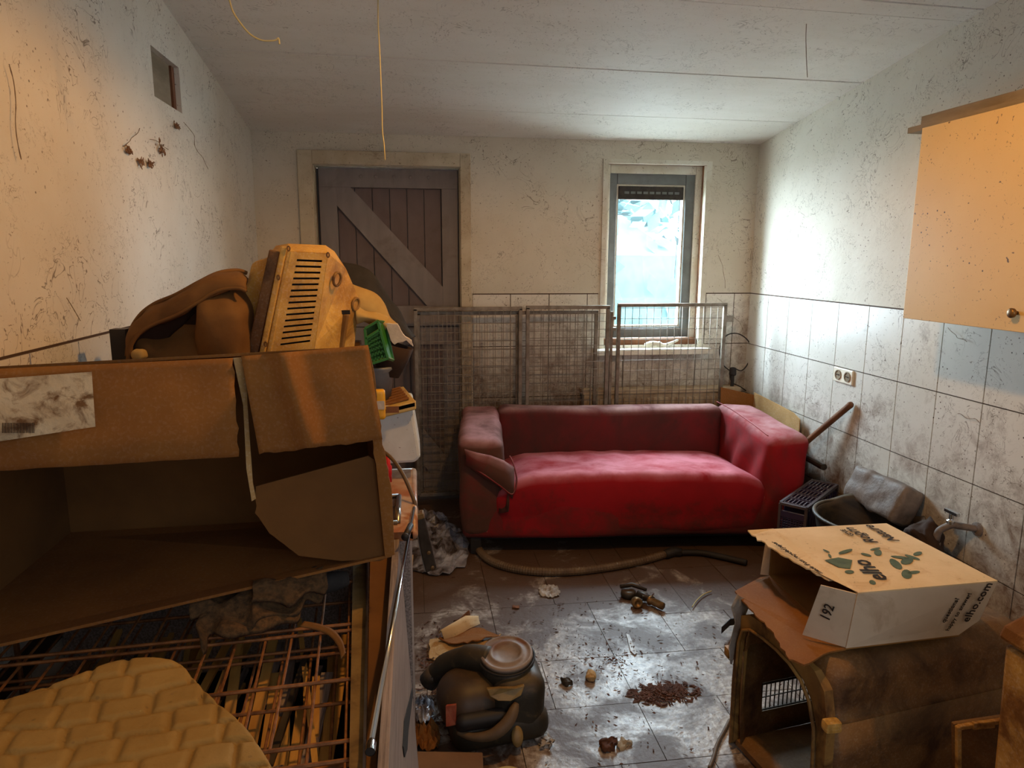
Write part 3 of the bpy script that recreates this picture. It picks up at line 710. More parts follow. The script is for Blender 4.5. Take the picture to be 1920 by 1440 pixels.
# ---- wooden tool leaning on the wall
a = atX(1597, 757, 2.20); b = atX(1508, 832, 2.13); d = b-a
tl = thing('long_handled_tool', (b+d*1.0).xyz, 'dark wooden tool handle leaning against the right wall behind the sofa arm', 'tool')
MB().tube([a+d*f for f in (0, .02, .1, .5, 1, 1.5)], [.013, .017, .016, .016, .016, .016], 10).build('handle', 'old_wood', tl, smooth=True)
a = atX(1545, 876, 2.10); b = atX(1498, 850, 2.14)
MB().tube([a, a+(b-a)*.15, b, b+(b-a)*.6], [.017, .019, .017, .017], 10).build('pipe', 'dark_metal')
tag(bpy.data.objects['pipe'], 'short dark pipe end poking out behind the right sofa arm', 'pipe')

# ---- purple crate on its side
pc = thing('plastic_crate', (1.98, 3.24, 0), 'dusty purple lattice crate standing on its side right of the sofa', 'crate')
dl = Vector((math.cos(math.radians(41)), math.sin(math.radians(41)), 0)); dw = Vector((dl.y, -dl.x, 0)); N0 = Vector((1.768, 3.07, 0)); CL, CW, CH = .47, .125, .385
def PC(a, b, c): return N0+dl*a+dw*b+Vector((0, 0, c))
def bars(mb, o, u, v, nu, nv, t, w_=.006):
    for i in range(nu+1): mb.bar(o+u*(i/nu), o+u*(i/nu)+v, w_, t, u.cross(v))
    for j in range(nv+1): mb.bar(o+v*(j/nv), o+v*(j/nv)+u, w_, t, u.cross(v))
V0 = Vector((0, 0, CH))
mb = MB()
for (o, u, v) in ((PC(0, 0, 0), dl*CL, V0), (PC(0, CW, 0), dl*CL, V0)):
    for q in ((o, o+u), (o+v, o+u+v), (o, o+v), (o+u, o+u+v)): mb.bar(q[0], q[1], .016, .012, dw)
for (o, u, v) in ((PC(0, 0, CH), dl*CL, dw*CW), (PC(0, 0, 0), dl*CL, dw*CW)):
    for q in ((o, o+v), (o+u, o+u+v)): mb.bar(q[0], q[1], .016, .012)
mb.build('rim', 'purple_dusty', pc)
for k in range(5):
    a = .02+k*.09
    mb = MB(); bars(mb, PC(a, .008, CH), dl*.07, dw*(CW-.016), 1, 6, .01, .005); mb.build('slat_panel', 'purple_plastic', pc)
mb = MB().bar(PC(0, .0, CH-.05), PC(0, CW, CH-.05), .012, .03); bars(mb, PC(0, .004, .02), dw*(CW-.008), Vector((0, 0, CH-.08)), 9, 24, .006, .0045); mb.build('end_lattice', 'purple_plastic', pc)
mb = MB()
for k in range(12):
    a = k*CL/12
    mb.bar(PC(a, CW, .02), PC(min(a+.08, CL), CW, CH-.02), .010, .006, dw); mb.bar(PC(min(a+.08, CL), CW, .02), PC(a, CW, CH-.02), .010, .006, dw)
mb.build('side_lattice', 'purple_plastic', pc)
MB().box(PC(CL/2, .012, CH/2), (CL*.9, .004, CH*.9), Matrix((dl, dw, _z)).transposed()).build('crate_bottom', 'purple_plastic', pc)

# ---- black tub and grey lump, tap
tb = thing('black_tub', (1.99, 2.72, 0), 'black rubber builders tub with a folded rim on the floor by the right wall', 'tub')
TC = Vector((1.985, 2.72, 0))
def tubring(r, z, n=36):
    out = []
    for k in range(n):
        a = 6.2832*k/n; q = Vector((math.cos(a)*r*1.0, math.sin(a)*r*1.15, z))
        zz = z
        if z > .3: zz = z+.03*math.exp(-((a-1.2)/.35)**2)+.05*math.exp(-((a-5.6)/.4)**2)
        out.append(TC+Vector((q.x, q.y, zz)))
    return out
mb = MB(); mb.loft([tubring(.14, .0), tubring(.17, .15), tubring(.195, .36), tubring(.205, .41), tubring(.212, .425), tubring(.208, .435), tubring(.196, .425), tubring(.19, .40), tubring(.165, .15), tubring(.13, .02)], True)
mb.build('body', 'tub_black', tb, smooth=True)
MB().torus(TC+Vector((0, 0, .43)), .211, .009, n=40, m=8, sy=1).build('rolled_rim', 'tub_black', tb, smooth=True)
bpy.data.objects['rolled_rim'].scale = (1, 1.12, 1)
MB().rbox((2.135, 2.84, .49), (.11, .36, .17), .018, .02, Matrix.Rotation(.35, 3, 'Y'), lambda p: p+noise.noise_vector(p*14)*.014).build('grey_plastic_tray', 'grey_lump', smooth=True)
tag(bpy.data.objects['grey_plastic_tray'], 'grey dust caked plastic tray leaning on the wall behind the black tub', 'tray')
def f_blob(p): return Vector((p.x, p.y*(1-.25*(p.z/.12)), p.z))+noise.noise_vector(p*11+Vector((3, 1, 0)))*.04+noise.noise_vector(p*34)*.012
MB().rbox((2.09, 2.50, .36), (.12, .20, .24), .05, .012, None, f_blob).build('dark_rag', 'bag_dark', smooth=True)
tag(bpy.data.objects['dark_rag'], 'dark filthy rag draped over the tub rim beside the tap', 'rag')
tp = thing('wall_tap', (2.17, 2.37, .40), 'grey dusty garden tap fixed to the tiled right wall beside the black tub', 'tap')
tc = atX(1782, 985, 2.13)
MB().tube(smooth_path([Vector((WALL_R-.006, tc.y-.04, tc.z-.005)), tc+Vector((.03, -.01, 0)), tc, tc+Vector((-.03, .02, -.03)), tc+Vector((-.035, .025, -.07))], 4), .014, 10).build('spout', 'grey_lump', tp, smooth=True)
MB().lathe([(.018, 0), (.018, .02), (.013, .022), (.013, .03)], tc+Vector((-.035, .025, -.10)), 14).build('collar', 'grey_lump', tp, smooth=True)
MB().lathe([(.014, 0), (.016, .015), (.009, .02), (.009, .045)], tc+Vector((0, 0, .005)), 12).box(tc+Vector((0, .0, .055)), (.016, .07, .014)).build('tap_lever', 'chrome', tp, bevel=.003)
MB().lathe([(.028, 0), (.028, .008), (.018, .012)], Vector((WALL_R-.006, tc.y-.04, tc.z-.005)), 16, (-1, 0, 0)).build('wall_flange', 'grey_lump', tp)

# ---- hose on the floor
P = [atZ(u, v, .022) for u, v in [(892, 1018), (905, 1040), (935, 1058), (990, 1070), (1060, 1072), (1130, 1065), (1200, 1052), (1250, 1038)]]
pp = smooth_path(P, 26)
hs = thing('vacuum_hose', (P[4].x, P[4].y, 0), 'ribbed grey vacuum hose with a wand lying in front of the sofa', 'hose')
MB().tube(pp, [.019+.0022*(k % 2) for k in range(len(pp))], 10).build('ribbed_hose', 'hose_grey', hs)
MB().tube([atZ(u, v, .024) for u, v in [(1247, 1040), (1262, 1034), (1278, 1036)]], [.024, .028, .022], 12).build('connector', 'rubber', hs, smooth=True)
MB().tube(smooth_path([atZ(u, v, .02) for u, v in [(1276, 1036), (1310, 1036), (1345, 1042), (1400, 1055)]], 5), .016, 10).build('wand', 'rubber', hs, smooth=True)

# ================================================================== WALL CABINET (right)
CX = 1.90; cy1, cz0, cz1 = 2.51, 1.34, 2.05; cy0 = 1.55
cab = thing('wall_cabinet', ((CX+WALL_R)/2, (cy0+cy1)/2, cz0), 'yellowish flyspecked wall cabinet hanging at the upper right', 'cabinet')
MB().b6(CX+.018, WALL_R-.007, cy0, cy1-.002, cz0+.002, cz1-.005).build('body', 'yellow_cabinet', cab)
dd = MB().b6(CX, CX+.017, 1.90, cy1, cz0, cz1).build('door', 'yellow_cabinet', cab, bevel=.002); ORG[dd.name] = ORG[cab.name]
MB().lathe([(.006, 0), (.006, .012), (.015, .016), (.016, .024), (.01, .028)], (CX, 1.985, 1.40), 16, (-1, 0, 0)).build('knob', 'brass', dd, smooth=True)
MB().b6(CX, CX+.017, cy0, 1.896, cz0, cz1).build('door', 'yellow_cabinet', cab, bevel=.002)
p0 = atX(1703, 245, 2.0)
MB().b6(1.93, 2.20, 1.7, 2.63, cz1+.0, cz1+.022).build('shelf_board', 'dusty_board')
tag(bpy.data.objects['shelf_board'], 'dusty board lying on top of the wall cabinet and sticking out at its end', 'board')
MB().b6(1.96, 2.18, 2.0, 2.60, cz1+.023, cz1+.06).build('wooden_batten', 'dusty_board', bevel=.002)
tag(bpy.data.objects['wooden_batten'], 'thick dusty batten lying on the board above the wall cabinet', 'batten')
MB().rbox((2.0, 1.85, cz1+.052), (.16, .42, .055), .02, .02).build('plastic_case', 'green_dark_plastic', smooth=True)
tag(bpy.data.objects['plastic_case'], 'dark green plastic case on top of the wall cabinet', 'case')

# ================================================================== PET CARRIER WITH PRINTED BOX (right foreground)
PO = Vector((1.07, 1.53, 0)); pa = math.radians(9.0); PL = Vector((math.cos(pa), math.sin(pa), 0)); PW = Vector((-math.sin(pa), math.cos(pa), 0))
def Q(a, b, c): return PO+PL*a+PW*b+Vector((0, 0, c))
car = thing('pet_carrier', PO, 'large brown mud stained pet carrier without its door, under the printed cardboard box', 'pet carrier')
CWd, CHt, CLn = .41, .515, .74
def sect(infl, top):
    """closed section (b, c) of the shell, from low near side over the roof to the far side"""
    o = []; w0, w1 = .0-infl, CWd+infl
    prof = [(w0+.02, .03), (w0+.008, .10), (w0, .20), (w0-.0, .346), (w0+.011, .354), (w0+.013, .40)]
    r = .075
    for k in range(7):
        a = math.radians(180-k*15); prof.append((w0+.018+r+r*math.cos(a), top-r+r*math.sin(a)))
    far = [(CWd-b, c) for b, c in reversed(prof)]
    return prof+far
NA = 22
rings = []
for i in range(NA+1):
    a = CLn*i/NA; e = min(a/.05, 1); e2 = min((CLn-a)/.08, 1)
    infl = -.028*(1-math.sqrt(max(0, 1-(1-e)**2)))-.05*(1-math.sqrt(max(0, 1-(1-e2)**2)))
    tp_ = CHt+infl*1.2-(.012 if (i % 5 == 0 and 0 < i < NA) else 0)
    rings.append([Q(a, b, c) for b, c in sect(infl, tp_)])
ns = len(rings[0])
vs = [v for r in rings for v in r]; up = MB(); lo_ = MB(); upf, lof = [], []
for i in range(NA):
    for k in range(ns-1):
        if k == ns-3 and 3 <= i <= 8: continue     # side vent opening on the far side
        q = (i*ns+k, i*ns+k+1, (i+1)*ns+k+1, (i+1)*ns+k)
        (upf if 3 <= k < ns-4 else lof).append(q)
lof.append(tuple(NA*ns+k for k in range(ns)))
def used(vs, fs):
    ids = sorted({i for f in fs for i in f}); mp = {a: n for n, a in enumerate(ids)}
    return [vs[i] for i in ids], [tuple(mp[i] for i in f) for f in fs]
up.add(*used(vs, upf)).build('upper_shell', 'carrier_brown', car, smooth=True, solid=.005)
lo_.add(*used(vs, lof)).build('lower_shell', 'carrier_brown', car, smooth=True, solid=.005)
MB().b6(0, 0, 0, 0, 0, 0)
MB().slab([Q(.0, .02, .03), Q(CLn, .03, .03), Q(CLn, CWd-.03, .03), Q(.0, CWd-.02, .03)], .02, (0, 0, 1)).build('floor_panel', 'carrier_brown', car)
MB().bar(Q(.05, CWd+.002, .358), Q(CLn-.08, CWd+.002, .358), .006, .012).build('seam_flange', 'carrier_brown', car, bevel=.004)
# wide front frame with arched opening
ins = [(.030, .03), (.030, .22), (.036, .32), (.062, .385), (.10, .425), (.15, .446), (.21, .455), (.27, .456), (.33, .450), (.365, .43), (.382, .38), (.386, .22), (.386, .03)]
out = [(.0, .0), (-.004, .22), (.0, .36), (.02, .44), (.06, .475), (.12, .490), (.20, .495), (.28, .495), (.35, .488), (.395, .462), (.411, .39), (.414, .22), (.410, .0)]
mb = MB()
for k in range(len(ins)-1):
    q = [Q(-.012, *out[k]), Q(-.012, *out[k+1]), Q(-.012, *ins[k+1]), Q(-.012, *ins[k])]
    mb.slab(q, .028, -PL)
mb.build('front_frame', 'carrier_frame', car)
MB().tube([Q(-.02, b, c) for b, c in ins], .005, 6).build('frame_lip', 'carrier_frame', car, smooth=True)
for c in (.31,): MB().rbox(Q(-.006, -.010, c+.05), (.045, .03, .03), .006, .01).build('latch', 'carrier_beige', car)
MB().rbox(Q(-.006, CWd+.016, .32), (.05, .03, .035), .006, .01).build('latch', 'carrier_beige', car)
# far side vent wires
mb = MB(); A0, A1 = CLn*3/NA, CLn*9/NA
for k in range(13):
    a = A0+(A1-A0)*k/12; mb.bar(Q(a, CWd-.004, .10), Q(a, CWd-.004, .20), .003, .003, PW)
mb.bar(Q(A0, CWd-.006, .105), Q(A1, CWd-.006, .105), .005, .005, PW).bar(Q(A0, CWd-.006, .198), Q(A1, CWd-.006, .198), .005, .005, PW).bar(Q(A0, CWd-.006, .15), Q(A1, CWd-.006, .15), .003, .003, PW)
mb.build('vent_grille', 'dark_metal', car)
# moulded roof ridge
MB().rbox(Q(.42, CWd-.05, CHt+.004), (.58, .07, .03), .012, .02, Matrix.Rotation(pa, 3, 'Z')).build('roof_ridge', 'carrier_brown', car, smooth=True)

# printed box
eb = thing('printed_box', (1.36, 1.83, .53), 'white printed cardboard box with plant pictures and an open torn end, on the pet carrier', 'box')
BZ0, BZ1 = .535, .712
b0, b1, b2, b3 = Vector((1.135, 1.588, BZ0)), Vector((1.545, 1.612, BZ0)), Vector((1.545, 2.03, BZ0)), Vector((1.15, 2.03, BZ0))
t0, t1, t2, t3 = Vector((1.13, 1.556, BZ1)), Vector((1.55, 1.570, BZ1)), Vector((1.53, 1.998, BZ1-.002)), Vector((1.140, 2.01, BZ1-.006))
def lerp(a, b, f): return a+(b-a)*f
b1c = lerp(b1, t1, .12); b1d = lerp(b0, b1, .86)
MB().slab([t0, t1, t2, t3], .004, (0, 0, 1)).build('top_panel', 'box_white', eb)
MB().slab([t0-Vector((0, 0, .004)), b0, b1d, b1c+Vector((0, 0, .02)), t1-Vector((0, 0, .004))], .004, (0, -1, 0)).build('side_panel', 'box_side', eb)
MB().slab([b3, t3-Vector((0, 0, .004)), t2-Vector((0, 0, .004)), b2], .004, (0, -1, 0)).build('side_panel', 'box_inside', eb)
MB().slab([b1c+Vector((0, 0, .02)), t1-Vector((0, 0, .004)), t2-Vector((0, 0, .004)), b2], .004, (1, 0, 0)).build('end_panel', 'box_inside', eb)
MB().slab([b0, b1d, b1+Vector((0, .03, 0)), b2, b3], .004, (0, 0, 1)).build('bottom_panel', 'box_inside', eb)
# torn top flap
fp = [t3+Vector((0, 0, .001)), atZ(1402, 994, BZ1-.004)]
fp += [atZ(u, v, BZ1-.012) for u, v in pj([(1410, 1003, 1), (1452, 1030, 1), (1500, 1058, 1), (1545, 1083, 1), (1590, 1096, 1), (1604, 1106)], 2.2, 7)] + [t0+Vector((0, 0, .001))]
MB().slab(fp, .004, (0, 0, 1)).build('torn_flap', 'box_white', eb)
# left folded inner flaps
n0 = lerp(t0, t0, 0)
MB().slab([t0-Vector((0, -.004, .006)), b0+Vector((0, .004, .0)), b0+Vector((-.080, .080, .0)), t0+Vector((-.064, .064, -.006))], .003).build('end_flap', 'box_side', eb, label='white end flap printed with a number')
MB().slab([t3+Vector((-.004, 0, -.008)), b3+Vector((-.004, 0, .0)), b3+Vector((-.028, .01, -.0)), t3+Vector((-.016, .01, -.012))], .003).build('end_flap', 'box_side', eb, label='narrow bent far end flap')
lf = [b3+Vector((0, 0, -.001))]+[atZ(u, v, BZ0-.012) for u, v in pj([(1426, 1082), (1378, 1108, .6), (1405, 1140, .8), (1445, 1180, 1), (1480, 1236, 1), (1508, 1246, .7), (1555, 1222)], 2.5, 9)]+[b0+Vector((0, 0, -.001))]
MB().slab(lf, .005, (0, 0, 1)).build('lower_flap', 'cardboard', eb, label='brown inside of the lower flap folded outwards')
# lettering
up_ = (-1, 0, 0)
def ontop(st, px0, px1, size, z=BZ1, sh_=0, off=.0025):
    a = atZ(*px0, z); b = atZ(*px1, z); x = (b-a).normalized(); text('lettering', st, size, a, x, Vector((0, 0, 1)).cross(x), 'print_dark', eb, shear=sh_, off=off)
ontop('elho', (1667, 1089), (1632, 1057), .074)
ontop('GIVE', (1603, 1005), (1578, 991), .024)
ontop('Room', (1648, 1019), (1606, 995), .050, sh_=.35)
ontop('to', (1630, 1006), (1618, 997), .026, sh_=.35)
ontop('Nature', (1688, 1016), (1642, 990), .046, sh_=.35)
ontop('made from recycled paper', (1543, 1079), (1452, 1019), .021, z=BZ1-.006, sh_=.35, off=.006)
def onside(st, fx, fz, size, lean=.25):
    up = (lerp(t0, t1, fx)-lerp(b0, b1, fx)).normalized(); al = (b1-b0).normalized(); x = (up+al*lean).normalized()
    text('lettering', st, size, lerp(lerp(b0, b1, fx), lerp(t0, t1, fx), fz), x, -al, 'print_dark', eb, off=.004)
onside('elho.com', .885, .26, .036)
onside('questions?', .70, .30, .020)
onside('happy to answer!', .755, .13, .0185)
fx_ = b0+Vector((-.080, .080, .0)); ftop = t0+Vector((-.064, .064, -.006))
pn = lerp(lerp(b0+Vector((0, .004, 0)), fx_, .50), lerp(t0-Vector((0, -.004, .006)), ftop, .50), .40)
text('lettering', '192', .036, pn, (ftop-fx_), (fx_-b0), 'print_dark', eb, off=.006)
def leafprint(c, L, W, ang):
    c = Vector(c); a = Vector((math.cos(ang), math.sin(ang), 0)); b = Vector((-a.y, a.x, 0)); n = 12
    pts = [c+a*L*math.cos(6.2832*k/n)*(1 if math.cos(6.2832*k/n) > 0 else .8)+b*W*math.sin(6.2832*k/n) for k in range(n)]
    MB().slab(pts, .0006, (0, 0, 1)).build('printed_leaf', 'print_green', eb)
zt = BZ1+.0012
MB().slab([atZ(u, v, zt) for u, v in [(1546, 1050), (1572, 1045), (1598, 1050), (1594, 1066), (1572, 1063)]], .0006, (0, 0, 1)).build('printed_picture', 'print_green', eb)
for u, v, L, W, a in [(1584, 1034, .045, .009, .4), (1550, 1033, .018, .005, 1.8), (1556, 1042, .018, .005, 1.2), (1592, 1072, .02, .012, .3), (1646, 1036, .035, .013, .9), (1625, 1040, .02, .011, 2.2), (1640, 1029, .03, .006, .3),
                      (1680, 1058, .05, .017, 1.2), (1700, 1052, .045, .016, .6), (1712, 1045, .03, .012, 2.0), (1690, 1045, .035, .012, 2.7), (1720, 1038, .03, .010, .5), (1700, 1077, .045, .016, .9), (1712, 1073, .03, .010, .2), (1636, 1092, .02, .010, 1.0)]:
    leafprint(atZ(u, v, zt), L*.8, W*.8, a)

# clear plastic strip hanging off the flap
A = [atY(u, v, 1.90) for u, v in [(1384, 1112), (1375, 1140), (1378, 1170), (1366, 1215), (1370, 1243)]]
B = [atY(u, v, 1.93) for u, v in [(1408, 1130), (1396, 1150), (1392, 1175), (1385, 1200), (1374, 1244)]]
tag(MB().sheet(A, B, 6, .002, .010, 25).build('plastic_film', 'film', smooth=True), 'dirty clear plastic film hanging from the lower flap of the printed box', 'plastic film')
# white strip curling inside box opening
A = [atY(u, v, 2.0) for u, v in [(1441, 1030), (1434, 1050), (1428, 1075), (1424, 1098), (1428, 1108)]]
B = [atY(u, v, 2.0) for u, v in [(1432, 1028), (1426, 1050), (1423, 1075), (1422, 1100), (1430, 1110)]]
# small off-white panel leaning on the carrier
sm = thing('plastic_cover', (1.45, 1.42, .0), 'small grubby plastic cover leaning on the near side of the pet carrier', 'cover')
c0 = [atY(u, v, 1.40) for u, v in [(1789, 1358), (1838, 1350), (1880, 1344)]]
x_a, z_a = c0[0].x, c0[0].z; x_b, z_b = c0[2].x+.06, c0[2].z+.003
MB().slab([(x_a, 1.40, z_a), (x_b, 1.40, z_b), (x_b+.0, 1.385, .0), (x_a+.05, 1.385, 0)], .012, (0, -1, 0)).build('panel', 'carrier_brown', sm, bevel=.003)
mb = MB().bar((x_a+.005, 1.393, z_a-.004), (x_b, 1.393, z_b-.004), .012, .012).bar((x_a+.005, 1.393, z_a), (x_a+.05, 1.378, 0), .012, .012)
mb.build('rim', 'foam_board', sm, bevel=.003)
MB().b6(c0[1].x-.03, c0[1].x+.03, 1.385, 1.395, c0[1].z-.015, c0[1].z+.004).build('clip', 'foam_board', sm, bevel=.002)
# tall plastic container at the right edge
wc = thing('storage_container', (1.42, 1.12, 0), 'tall grubby cream plastic container cut off by the right edge of the frame', 'container')
a0 = atY(1896, 1212, 1.22); a1 = atY(1872, 1440, 1.22)
zz = a0.z; xt = a0.x; xb = a1.x+(a1.x-a0.x)*(a1.z/(a0.z-a1.z))*.4
mb = MB(); mb.add([(xb, 1.22, 0), (xb+.30, 1.12, 0), (xb+.30, .82, 0), (xb, .92, 0), (xt, 1.24, zz), (xt+.34, 1.14, zz), (xt+.34, .82, zz), (xt, .92, zz)],
    [(3, 2, 1, 0), (4, 5, 6, 7), (0, 1, 5, 4), (1, 2, 6, 5), (2, 3, 7, 6), (3, 0, 4, 7)]); mb.build('body', 'foam_board', wc, bevel=.012)
mb = MB(); zl = zz+.006; mb.add([(xt-.010, 1.25, zl), (xt+.35, 1.15, zl), (xt+.35, .80, zl), (xt-.010, .90, zl), (xt-.004, 1.245, zl+.03), (xt+.34, 1.145, zl+.03), (xt+.34, .81, zl+.03), (xt-.004, .91, zl+.03), (xt+.03, 1.21, zl+.085), (xt+.31, 1.12, zl+.085), (xt+.31, .84, zl+.085), (xt+.03, .94, zl+.085)],
    [(3, 2, 1, 0), (0, 1, 5, 4), (1, 2, 6, 5), (2, 3, 7, 6), (3, 0, 4, 7), (4, 5, 9, 8), (5, 6, 10, 9), (6, 7, 11, 10), (7, 4, 8, 11), (8, 9, 10, 11)]); mb.build('lid', 'foam_board', wc, bevel=.008)

# ================================================================== VACUUM CLEANER
VO = Vector((.21, 2.12, 0))
vc = thing('vacuum_cleaner', VO, 'dusty brown and black canister vacuum cleaner lying on the tiled floor', 'vacuum cleaner')
def taper(k, sx=0, tw=0):
    def f(p):
        h = p.z*5; q = Vector((p.x*(1-k*h), p.y*(1-k*h*.9), p.z)); q.x += sx*p.z; return q
    return f
MB().rbox(VO+Vector((.03, .0, .065)), (.33, .27, .12), .055, .015, Matrix.Rotation(.15, 3, 'Z'), taper(.1)).build('lower_body', 'vac_black', vc, smooth=True)
MB().rbox(VO+Vector((-.05, -.01, .12)), (.215, .22, .18), .085, .014, Matrix.Rotation(.2, 3, 'Z')).build('bag_cover', 'vac_brown', vc, smooth=True)
MB().rbox(VO+Vector((.095, .0, .13)), (.19, .23, .20), .06, .014, Matrix.Rotation(.05, 3, 'Z'), taper(.18, .15)).build('motor_housing', 'vac_black', vc, smooth=True)
lidc = VO+Vector((.075, -.01, .0)); axl = Vector((-.05, -.14, 1)).normalized()
MB().lathe([(.10, -.12), (.092, -.04), (.086, .0)], lidc+Vector((0, .02, .255)), 32, axl).build('cup', 'vac_black', vc, smooth=True)
ld = MB().lathe([(.088, 0), (.088, .010), (.083, .014), (.078, .012), (.075, .010), (.060, .010), (.058, .014), (.048, .014), (.046, .008), (.02, .003), (.001, .002)], lidc+Vector((0, .02, .256)), 40, axl).build('lid', 'vac_lid', vc, smooth=True)
MB().tube(smooth_path([VO+Vector((.02, .02, .235)), VO+Vector((-.05, .06, .225)), VO+Vector((-.12, .11, .175)), VO+Vector((-.165, .14, .12)), VO+Vector((-.19, .15, .09))], 5), [.045]*6+[.04]*6+[.035]*4+[.03]*5, 14).build('hose_elbow', 'vac_black', vc, smooth=True)
MB().tube([VO+Vector((-.155, .135, .135)), VO+Vector((-.185, .15, .09))], .036, 14).build('hose_cuff', 'black_plastic', vc, smooth=True)
# crescent carrying handle
P = [VO+Vector(p) for p in [(-.10, -.125, .085), (-.05, -.160, .088), (.01, -.170, .10), (.06, -.155, .13), (.09, -.125, .17)]]
MB().tube(smooth_path(P, 5), [.008, .009, .010, .011, .012, .013, .014, .015, .016, .017, .018, .019, .02, .02, .02, .02, .019, .018, .016, .012, .008], 10).build('carry_handle', 'hose_grey', vc, smooth=True)
MB().rbox(VO+Vector((-.02, -.116, .112)), (.17, .05, .075), .03, .01, Matrix.Rotation(.12, 3, 'Z') @ Matrix.Rotation(.5, 3, 'X')).build('handle_recess', 'rubber', vc, smooth=True)
bd = [VO+Vector(p) for p in [(-.005, -.118, .222), (.035, -.125, .225), (.085, -.125, .222), (.118, -.112, .220), (.105, -.122, .192), (.07, -.132, .182), (.03, -.132, .186), (.005, -.126, .20)]]
MB().slab(bd, .02, (0, -1, .25)).build('badge', 'vac_badge', vc, bevel=.003)
MB().slab([VO+Vector(p) for p in [(-.135, -.105, .165), (-.105, -.118, .175), (-.105, -.124, .11), (-.135, -.115, .10)]], .012).build('sticker', 'red_sticker', vc, label='red warning sticker')
MB().lathe([(.02, 0), (.034, .006), (.030, .012), (.015, .016)], VO+Vector((.09, -.128, .055)), 20, (.1, -1, .5), sy=.6).build('wheel', 'vac_badge', vc, smooth=True)
mb = MB()
for k in range(9): mb.box(VO+Vector((.182-.002*k, -.02, .07+k*.015)), (.012, .12, .006))
mb.build('exhaust_slats', 'rubber', vc)
MB().torus(lidc+Vector((0, .02, .252)), .093, .004, axl, n=40, m=6).build('lid_ring', 'rubber', vc, smooth=True)
mb = MB()
for k in range(10): mb.bar(VO+Vector((.178+.001*k, -.10+.02*k, .03)), VO+Vector((.160, -.09+.018*k, .20)), .006, .008)
mb.build('side_grille', 'vac_black', vc)

# ================================================================== FLOOR LITTER
def scrap(name, m, px, z, label, cat, t=.004, lift=None, n=(0, 0, 1)):
    P_ = [atZ(u, v, z) for u, v in pj(px, 2, 8)]
    if lift: P_ = [p+Vector((0, 0, lift*max(0, noise.noise(p*14)+.35))) for p in P_]
    o = MB().slab(P_, t, n).build(name, m); return tag(o, label, cat)
scrap('cardboard_scrap', 'cardboard_pale', [(806, 1200, 1), (850, 1195, 1), (905, 1205, 1), (940, 1188, 1), (915, 1230, 1), (880, 1258, .5), (805, 1235, 1)], .008, 'flat torn cardboard scrap with peeled surface left of the vacuum cleaner', 'cardboard scrap', lift=.01)
scrap('cardboard_scrap', 'cardboard', [(822, 1200, 1), (858, 1182, 1), (898, 1180, 1), (938, 1192, 1), (895, 1204, 1), (850, 1210, 1)], .022, 'folded brown cardboard scrap on top of the flat peeled one', 'cardboard scrap', lift=.02)
MB().sheet([atZ(822, 1190, .03), atZ(845, 1172, .05), atZ(870, 1160, .05), atZ(896, 1164, .03)], [atZ(834, 1200, .02), atZ(858, 1190, .025), atZ(880, 1180, .03), atZ(900, 1172, .02)], 6, .004, .01, 20, bulge=(0, 0, .03)).build('cardboard_scrap', 'box_white', smooth=True)
tag(bpy.data.objects['cardboard_scrap.002'], 'curled white sided cardboard scrap standing up behind the others', 'cardboard scrap')
MB().sheet([atZ(850, 1165, .04), atZ(862, 1160, .07), atZ(875, 1150, .08), atZ(880, 1146, .09)], [atZ(852, 1172, .02), atZ(866, 1172, .02), atZ(876, 1168, .02), atZ(882, 1162, .02)], 5, .004, .006, 20).build('cardboard_scrap', 'old_wood', smooth=True)
tag(bpy.data.objects['cardboard_scrap.003'], 'small upright reddish brown cardboard curl behind the scraps', 'cardboard scrap')
# valve fitting
vf = thing('pipe_valve', (1.03, 2.93, 0), 'old brass and black lever valve lying on the dirty floor in front of the sofa', 'valve')
Pt = atZ
MB().tube([Pt(1163, 1100, .05), Pt(1185, 1096, .055), Pt(1212, 1106, .05)], [.009, .011, .008], 8).build('lever', 'dark_metal', vf, smooth=True)
MB().lathe([(.034, 0), (.036, .01), (.034, .028), (.02, .032)], Pt(1178, 1118, .004), 20).build('knob', 'black_plastic', vf, smooth=True)
MB().lathe([(.024, 0), (.024, .03), (.014, .034), (.012, .02)], Pt(1192, 1128, .02), 18, (0, -1, .2)).build('port', 'brass', vf, smooth=True)
MB().tube([Pt(1195, 1112, .04), Pt(1208, 1118, .034), Pt(1225, 1126, .028)], .016, 12).build('valve_body', 'dark_metal', vf, smooth=True)
MB().lathe([(.024, 0), (.024, .016)], Pt(1206, 1118, .03), 6, (1, -.6, 0)).build('hex_nut', 'steel', vf)
MB().tube([Pt(1217, 1124, .026), Pt(1220, 1126, .026), Pt(1221, 1126, .026), Pt(1243, 1137, .024)], [.016, .024, .017, .017], 14).build('threaded_end', 'brass', vf, smooth=True)
# leaves / debris heap as stuff
def litter(name, c, sx, sy, n, seed, label, m='leaf_litter', size=.012):
    rr_ = random.Random(seed); mb = MB()
    for k in range(n):
        a = rr_.uniform(0, 6.28); r = min(1, abs(rr_.gauss(0, .5))); p = Vector(c)+Vector((math.cos(a)*r*sx, math.sin(a)*r*sy, .002+.012*(1-r)*rr_.random()))
        d = Vector((math.cos(a*7), math.sin(a*7), rr_.uniform(-.3, .3)))*size*rr_.uniform(.4, 1.6); e_ = Vector((-d.y, d.x, rr_.uniform(-.004, .004)))*rr_.uniform(.12, .5)
        q = [p-d, p-d*.2+e_, p+d, p+d*.1-e_]; q = [Vector((v.x, v.y, max(v.z, .001))) for v in q]
        mb.add(q+[v+Vector((0, 0, .0012)) for v in q], [(3, 2, 1, 0), (4, 5, 6, 7), (0, 1, 5, 4), (1, 2, 6, 5), (2, 3, 7, 6), (3, 0, 4, 7)])
    return tag(mb.build(name, m), label, 'debris', kind='stuff')
